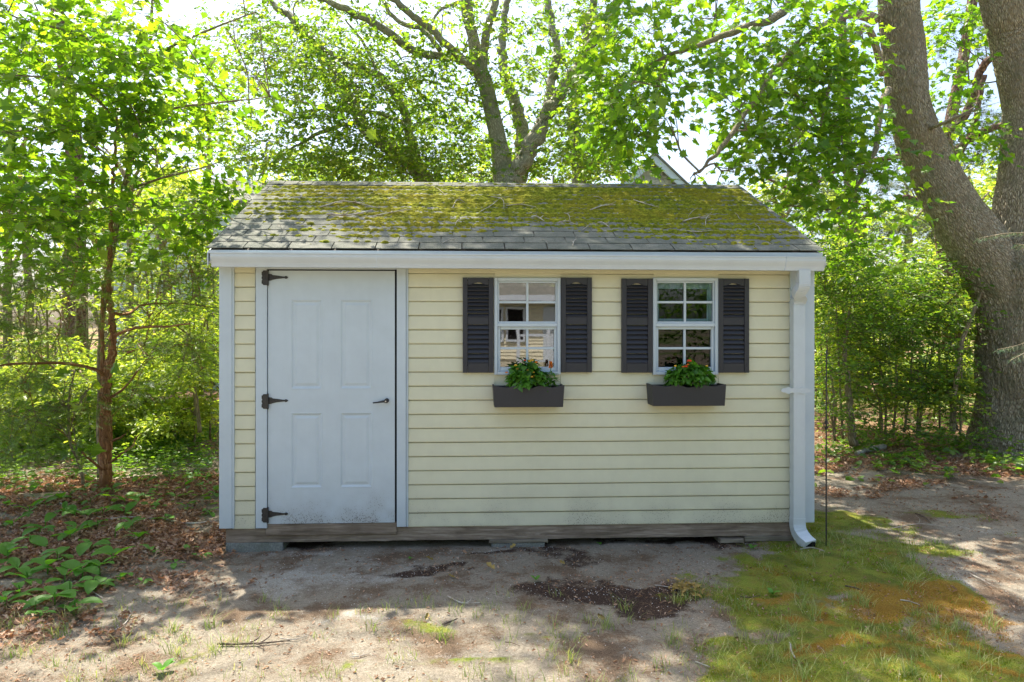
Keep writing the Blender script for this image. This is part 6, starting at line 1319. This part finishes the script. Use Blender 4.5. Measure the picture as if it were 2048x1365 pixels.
for q, (u, v, s) in enumerate(spots):
    rs = np.random.RandomState(900+q); p = gpt(u, v); p[2] = gz(p[0], p[1])
    t = thing('lily_plant', lily_label(u, v), 'plant', p, 'lily plants in the leaf litter left of the shed')
    a0 = rs.uniform(0, 6.28); nl = rs.choice([3, 3, 4, 5])
    for k in range(nl):
        a = a0+k*6.28/nl+rs.uniform(-.4, .4); sz = s*rs.uniform(.7, 1.1)*.93
        inst('leaf', LL[rs.randint(7)], t, p+np.array([math.cos(a)*.012, math.sin(a)*.012, s*rs.uniform(.10, .45)]), (rs.uniform(-.25, .25), rs.uniform(-.35, .5), a), (sz, sz*rs.uniform(1.0, 1.4), sz*.8))
    inst('stem', SMe, t, p, (0, 0, a0), (s*.5, s*.5, s*.6))

# ------------------------------------------------------------------ loose cover on the ground
def sample_ground(n, box_, key, rng, gamma=1.0, avoid=True, msk=None):
    x = rng.uniform(box_[0], box_[1], n); y = rng.uniform(box_[2], box_[3], n); m = masks(x, y)
    wgt = key(m, x, y)*gamma; ok = rng.rand(n) < wgt
    if avoid: ok &= ~((x > W0-.01) & (x < W1+.01) & (y > -.01) & (y < DEP))
    x, y = x[ok], y[ok]; return x, y, gheight(x, y)
def up_mats(n, rng, size, tilt=.5, yaw=None):
    a = rng.uniform(0, 6.28, n) if yaw is None else yaw; D = np.c_[np.cos(a), np.sin(a), rng.uniform(-.1, .35, n)]
    Nn = np.array([0, 0, 1.])+rng.normal(0, tilt, (n, 3)); return dirs_to_mats(D, Nn, size)
def blade(bend=.5):
    V = [(-.055, 0, 0), (.055, 0, 0), (-.04, bend*.25, .5), (.04, bend*.25, .5), (0, bend, .95)]; return np.array(V, float), np.array([(0, 1, 3), (0, 3, 2), (2, 3, 4)])
def blades(x, y, z, h, rng, bend, width=1.0):
    n = len(x); a = rng.uniform(0, 6.28, n); tv, tf = blade(bend); c, s = np.cos(a), np.sin(a); M_ = np.zeros((n, 3, 3))
    M_[:, 0, 0] = c*h*width; M_[:, 1, 0] = s*h*width; lean = rng.uniform(.4, 1.6, n)
    M_[:, 0, 1] = -s*h*lean; M_[:, 1, 1] = c*h*lean; M_[:, 2, 2] = h; M_[:, 0, 2] = rng.normal(0, .2, n)*h; M_[:, 1, 2] = rng.normal(0, .2, n)*h
    return scatter(tv, tf, np.c_[x, y, z-.002], M_)
rng = np.random.RandomState(11)
curl = poly_leaf([(0, 0), (.2, .2), (.35, .12), (.5, .3), (.7, .14), (1, 0), (.7, -.14), (.5, -.3), (.35, -.12), (.2, -.2)], .9, -.25)
# dead leaves
x, y, z = sample_ground(60000, (-4.5, 9, -2.6, 6), lambda m, x, y: (m['lit'] > .15)*.60*np.clip(1.15-(y-2)*.12, .3, 1)*(1-.9*m['lawn']), rng)
xb_, yb_, zb2 = sample_ground(62000, (-3.4, .05, -2.0, 2.6), lambda m, x, y: np.clip(m['lit']*1.3, 0, 1)*.85*(1-.9*m['lawn']), rng)
xc_, yc_, zc2 = sample_ground(26000, (4.5, 9, .8, 3.6), lambda m, x, y: np.clip(m['lit']*1.3, 0, 1)*.8, rng)
x, y, z = np.r_[x, xb_, xc_], np.r_[y, yb_, yc_], np.r_[z, zb2, zc2]
V, Fa = scatter(*curl, np.c_[x, y, z+rng.uniform(.002, .018, len(x))], up_mats(len(x), rng, rng.uniform(.018, .052, len(x)), .55))
mk('leaf_litter', V, Fa, M['litter'], kind='stuff', label='brown curled dead leaves carpeting the ground beside and behind the shed', category='leaf litter')
# leaf bits and needles everywhere
x, y, z = sample_ground(150000, (-3.5, 7.5, -2.3, 2.2), lambda m, x, y: (.10+.3*(m['lit'] > .1)+.5*np.clip((fbm(x*1.6, y*2.6, 6, 4)-.45)*5, 0, 1)+.2*m['soil'])*(1-.6*m['moss']), rng)
nd_ = (np.array([(0, .030, 0), (0, -.030, 0), (1, -.02, .05), (1, .02, .05)], float), np.array([(0, 1, 2), (0, 2, 3)]))
V, Fa = scatter(*nd_, np.c_[x, y, z+rng.uniform(.001, .010, len(x))], up_mats(len(x), rng, rng.uniform(.010, .040, len(x)), .3))
mk('pine_needles', V, Fa, M['straw'], kind='stuff', label='dry brown pine needles and straw strewn over the bare ground', category='needles')
x, y, z = sample_ground(42000, (-3.5, 7.5, -2.3, 1.5), lambda m, x, y: .22+.2*(m['lit'] > .1)+.5*np.clip((fbm(x*1.6, y*2.6, 6, 4)-.45)*5, 0, 1), rng)
V, Fa = scatter(*curl, np.c_[x, y, z+.003], up_mats(len(x), rng, .006+.022*rng.rand(len(x))**2, .4))
mk('leaf_crumbs', V, Fa, M['litter'], kind='stuff', label='small broken bits of dead leaf on the sand in front of the shed', category='leaf litter')
# moss
def tuftv(): 
    return np.array([(-.28, 0, 0), (.28, 0, 0), (0, .15, 1), (0, -.28, 0), (0, .28, 0), (.12, 0, .9)], float), np.array([(0, 1, 2), (3, 4, 5)])
x, y, z = sample_ground(170000, (2.2, 6.8, -2.2, .6), lambda m, x, y: np.clip(m['moss'], 0, 1)*(1-m['rust'])*.9*np.clip((fbm(x*5, y*6, 71, 4)-.36)*5, .12, 1), rng)
V, Fa = scatter(*tuftv(), np.c_[x, y, z+.004], up_mats(len(x), rng, rng.uniform(.006, .013, len(x)), .3)); 
def spikes(x, y, z, h, rng):
    n = len(x); a = rng.uniform(0, 6.28, n); c, s = np.cos(a), np.sin(a); M_ = np.zeros((n, 3, 3)); M_[:, 0, 0] = c*h; M_[:, 1, 0] = s*h; M_[:, 0, 1] = -s*h; M_[:, 1, 1] = c*h; M_[:, 2, 2] = h
    M_[:, 0, 2] = rng.normal(0, .4, n)*h; M_[:, 1, 2] = rng.normal(0, .4, n)*h; return scatter(*tuftv(), np.c_[x, y, z], M_)
V, Fa = spikes(x, y, z+.002, rng.uniform(.005, .011, len(x)), rng); mk('ground_moss', V, Fa, M['mossblade'], kind='stuff', label='low yellow-green moss covering the ground right of the shed', category='moss')
x, y, z = sample_ground(120000, (2.2, 6.8, -2.3, .4), lambda m, x, y: m['rust']*.8*np.clip((fbm(x*6, y*7, 72, 4)-.38)*5, .05, 1), rng)
V, Fa = spikes(x, y, z+.002, rng.uniform(.005, .010, len(x)), rng); mk('rusty_moss', V, Fa, M['rust_moss'], kind='stuff', label='rust-orange moss band crossing the lower right ground', category='moss')
# grass: tufts in clumps, then thin blades
def tufts(n, box_, key, rng, per, rad, h0, h1):
    x, y, z = sample_ground(n, box_, key, rng); k = len(x); X_ = np.repeat(x, per)+rng.normal(0, rad, k*per); Y_ = np.repeat(y, per)+rng.normal(0, rad, k*per); return X_, Y_, gheight(X_, Y_)
x, y, z = tufts(2600, (-2.6, 6.6, -2.25, .2), lambda m, x, y: .22*(x < 3.4)*(y < -.9)+.16*m['moss']+.60*(m['moss'] > .25)*(fbm(x*1.7, y*1.7, 14, 3) > .48)+.10*(y < -1.2)*(fbm(x*2, y*2, 24, 3) > .52), rng, 16, .035, 0, 0)
V, Fa = blades(x, y, z, rng.uniform(.022, .07, len(x)), rng, .7, .55); x3, y3, z3 = tufts(700, (-2.4, 6.4, -2.2, .1), lambda m, x, y: (.10*(y < -1.1)+.5*m['moss']*(fbm(x*2.6, y*2.6, 84, 3) > .55)), rng, 26, .022, 0, 0)
V3, F3 = blades(x3, y3, z3, rng.uniform(.04, .10, len(x3)), rng, .8, .42); V, Fa = join([(V, Fa), (V3, F3)])
mk('grass', V, Fa, M['grass'], kind='stuff', label='sparse thin grass tufts in the sandy and mossy foreground', category='grass')
x, y, z = sample_ground(150000, (-6, .6, 2.0, 9), lambda m, x, y: np.clip(m['lawn']*1.4, 0, 1)*.9, rng)
V, Fa = blades(x, y, z, rng.uniform(.05, .16, len(x)), rng, .6, .6)
x2, y2, z2 = sample_ground(40000, (4, 12, 3.5, 13), lambda m, x, y: m['lawn']*.8, rng); V2, F2 = blades(x2, y2, z2, rng.uniform(.04, .10, len(x2)), rng, .6, .6); V, Fa = join([(V, Fa), (V2, F2)])
mk('tall_grass', V, Fa, M['grass_bright'], kind='stuff', label='bright sunlit grass growing under the trees behind the left cedar', category='grass')
# ground cover leaves
x, y, z = sample_ground(46000, (-5.5, .2, .9, 8), lambda m, x, y: .62*(fbm(x*1.1, y*1.1, 64, 3) > .45)*np.clip((y-1.5)/2.2, .08, 1), rng)
V, Fa = scatter(*OVAL4, np.c_[x, y, z+rng.uniform(.03, .20, len(x))], up_mats(len(x), rng, rng.uniform(.04, .10, len(x)), .4))
mk('ground_cover', V, Fa, M['leaf_shrub'], kind='stuff', label='green leafy ground cover under the trees left of the shed', category='ground cover')
x, y, z = sample_ground(14000, (4.6, 11, 1.6, 8), lambda m, x, y: .05+.55*(np.hypot(x-7.6, y-2.9) < 1.5)*(fbm(x*2, y*2, 65, 3) > .45)+.12*(fbm(x*1.3, y*1.3, 66, 3) > .5)*(y > 2.4), rng)
V, Fa = scatter(*MAPLE_S, np.c_[x, y, z+rng.uniform(.02, .14, len(x))], up_mats(len(x), rng, rng.uniform(.05, .11, len(x)), .35))
mk('ivy_cover', V, Fa, M['leaf_shrub'], kind='stuff', label='dark low leafy cover around the foot of the big right-hand maple', category='ground cover')
# grit
x, y, z = sample_ground(30000, (-1.5, 5.5, -2.2, 0), lambda m, x, y: .05+.22*m['soil']+.08*m['sand'], rng)
dv, df = dome(5); n = len(x); M_ = np.zeros((n, 3, 3)); r_ = rng.uniform(.0014, .0038, n); M_[:, 0, 0] = r_; M_[:, 1, 1] = r_; M_[:, 2, 2] = r_*.9
V, Fa = scatter(dv, df, np.c_[x, y, z+.0005], M_); mk('white_grit', V, Fa, M['perlite'], kind='stuff', label='white grit and perlite specks on the dark soil in front of the shed', category='grit')
# a few yellow-brown leaves one can pick out
YL = [(867, 1124, .06, 'orange-brown oak leaf lying in the shed shadow'), (990, 1145, .07, 'yellow fallen leaf below the middle block'), (910, 1160, .05, 'tan curled leaf left of the dark soil'), (1130, 1132, .05, 'yellow leaf above the dark soil patch'), (1255, 1166, .035, 'small orange leaf upright in the dark soil'), (850, 1245, .045, 'brown-yellow leaf at the shadow edge'), (1195, 1235, .06, 'pale yellow leaf cluster below the dark soil'), (1020, 1100, .05, 'olive leaf just in front of the middle block')]
for q, (u, v, s, lab) in enumerate(YL):
    rs = np.random.RandomState(q); p = gpt(u, v); p[2] = gz(p[0], p[1])+.012; Ms = up_mats(1, rs, np.array([s]), .4)
    V, Fa = scatter(*poly_leaf(half+[(x, -y) for x, y in half[-2:0:-1]], .8, -.3), p[None], Ms); mk('fallen_leaf', V, Fa, M['oldleaf'], None, base=p, label=lab, category='leaf', group='single fallen leaves on the bare ground')
rs = np.random.RandomState(3); p = gpt(1375, 1185); n = 70; P = np.c_[p[0]+rs.normal(0, .045, n), p[1]+rs.normal(0, .06, n), gz(p[0], p[1])+rs.uniform(.005, .04, n)]
V, Fa = scatter(*curl, P, up_mats(n, rs, rs.uniform(.028, .05, n), .5)); mk('leaf_heap', V, Fa, M['oldleaf'], None, base=p, kind='stuff', label='small heap of curled yellow-brown leaves right of the dark soil', category='leaves')
# small green seedlings
SD = [(1275, 1080, .07, 'small seedling with three leaves growing from under the shed'), (1200, 1092, .035, 'tiny seedling left of the three-leaved one'), (1505, 1100, .05, 'small green seedling near the right blocks'), (1072, 1167, .05, 'green seedling beside the dark soil'), (1545, 1190, .06, 'seedling at the moss edge'), (135, 1225, .08, 'bright seedling below the lilies at left'), (820, 1120, .03, 'tiny green sprout in the shed shadow'), (325, 1345, .07, 'leafy weed at the lower left edge')]
for q, (u, v, s, lab) in enumerate(SD):
    rs = np.random.RandomState(40+q); p = gpt(u, v); p[2] = gz(p[0], p[1]); t = thing('seedling', lab, 'plant', p, 'seedlings on the bare ground')
    for k in range(3+q % 3):
        a = k*2.1+q+rs.uniform(-.3, .3); inst('leaf', LL[rs.randint(7)], t, p+np.array([0, 0, s*.2]), (0, -.3, a), (s, s*1.3, s))

# ------------------------------------------------------------------ behind the photographer: the house and trees mirrored in the panes
def back_house():
    y = -21.0; t = thing('house', 'yellow sided house with grey roof standing opposite, mirrored in the left window', 'house', (3, y, 0))
    x0, x1 = -7.5, 5.6; z1 = 2.75
    V, Fa = box(x0, x1, y-8, y-.02, 0, z1); mk('wall', V, Fa, M['siding'], t)
    for k in range(17):
        z = .35+k*.142; V, Fa = prismx([(y+.03, z), (y+.004, z+.14), (y-.01, z+.14), (y-.01, z)], x0, x1); mk('siding_board', V, Fa, M['siding'], t)
    V, Fa = prismx([(y+.55, z1-.05), (y-4, z1+2.9), (y-8.5, z1-.05), (y-8.5, z1-.15), (y-4, z1+2.8), (y+.55, z1-.15)], x0-.4, x1+.4); mk('roof', V, Fa, M['shingle'], t)
    V, Fa = box(x0-.4, x1+.4, y+.551, y+.60, z1-.24, z1-.02); mk('gutter', V, Fa, M['white'], t)
    for (a, c) in ((2.35, 3.1), (3.2, 3.95), (-4, -2.6)):
        V, Fa = join(rect_frame(a, c, 1.0, 2.3, .08, y+.032, y+.09)); f = mk('window', V, Fa, M['white'], t)
        V, Fa = box(a+.081, c-.081, y+.033, y+.05, 1.081, 2.219); mk('pane', V, Fa, M['dark'], f)
    V, Fa = box(4.6, 5.5, y+.035, y+.08, .3, 2.3); mk('door', V, Fa, M['white'], t)
    V, Fa = box(x1-.02, x1+.1, y-.1, y+.05, 0, z1-.06); mk('corner_board', V, Fa, M['white'], t)
    f = thing('picket_fence', 'white post and rail fence in front of the opposite house', 'fence', (3, y+3, 0))
    for k, xx in enumerate(np.arange(3.4, 8, 1.0)):
        V, Fa = box(xx, xx+.1, y+3, y+3.1, 0, 1.5); mk('post', V, Fa, M['white'], f)
    for z in (.4, 1.25): V, Fa = box(3.5, 8, y+3.02, y+3.06, z, z+.08); mk('rail', V, Fa, M['white'], f)
back_house()
def back_tree(label, x, y, h, r, seed):
    rg = np.random.RandomState(seed); t = thing('broadleaf_tree', label, 'tree', (x, y, 0), 'trees standing opposite the shed')
    V, Fa, U = tube([(x, y, -.1), (x+.1, y, h*.5), (x, y, h*.9)], [.25, .18, .05], 12, 30); mk('trunk', V, Fa, M['bark_oak'], t, smooth=True, uv=U)
    n = 1500; q = rg.normal(0, 1, (n, 3)); q /= np.linalg.norm(q, axis=1)[:, None]; q *= rg.rand(n, 1)**.4; S = np.array([x, y, h*.58])+q*np.array([r, r, h*.5]); S[:, 2] = np.maximum(S[:, 2], .5)
    V, Fa, _, _ = foliage(S, np.tile([x, y, h*.58], (n, 1)), OVAL, .2, 10, .8, rg, twigs=False); mk('crown', V, Fa, M['leaf_rmaple'], t, kind='stuff')
back_tree('dense dark tree opposite the shed, mirrored in the right window', 9.5, -15, 7.5, 2.8, 1)
back_tree('second dense tree opposite the shed, further right', 14.5, -14, 8, 3, 2)
back_tree('tree opposite the shed left of the yellow house', -11, -15, 8, 3, 3)
print('tris', sum(len(o.data.loop_triangles) or sum(len(p.vertices)-2 for p in o.data.polygons) if 0 else len(o.data.loops)-2*len(o.data.polygons) for o in sc.objects if o.type == 'MESH'))
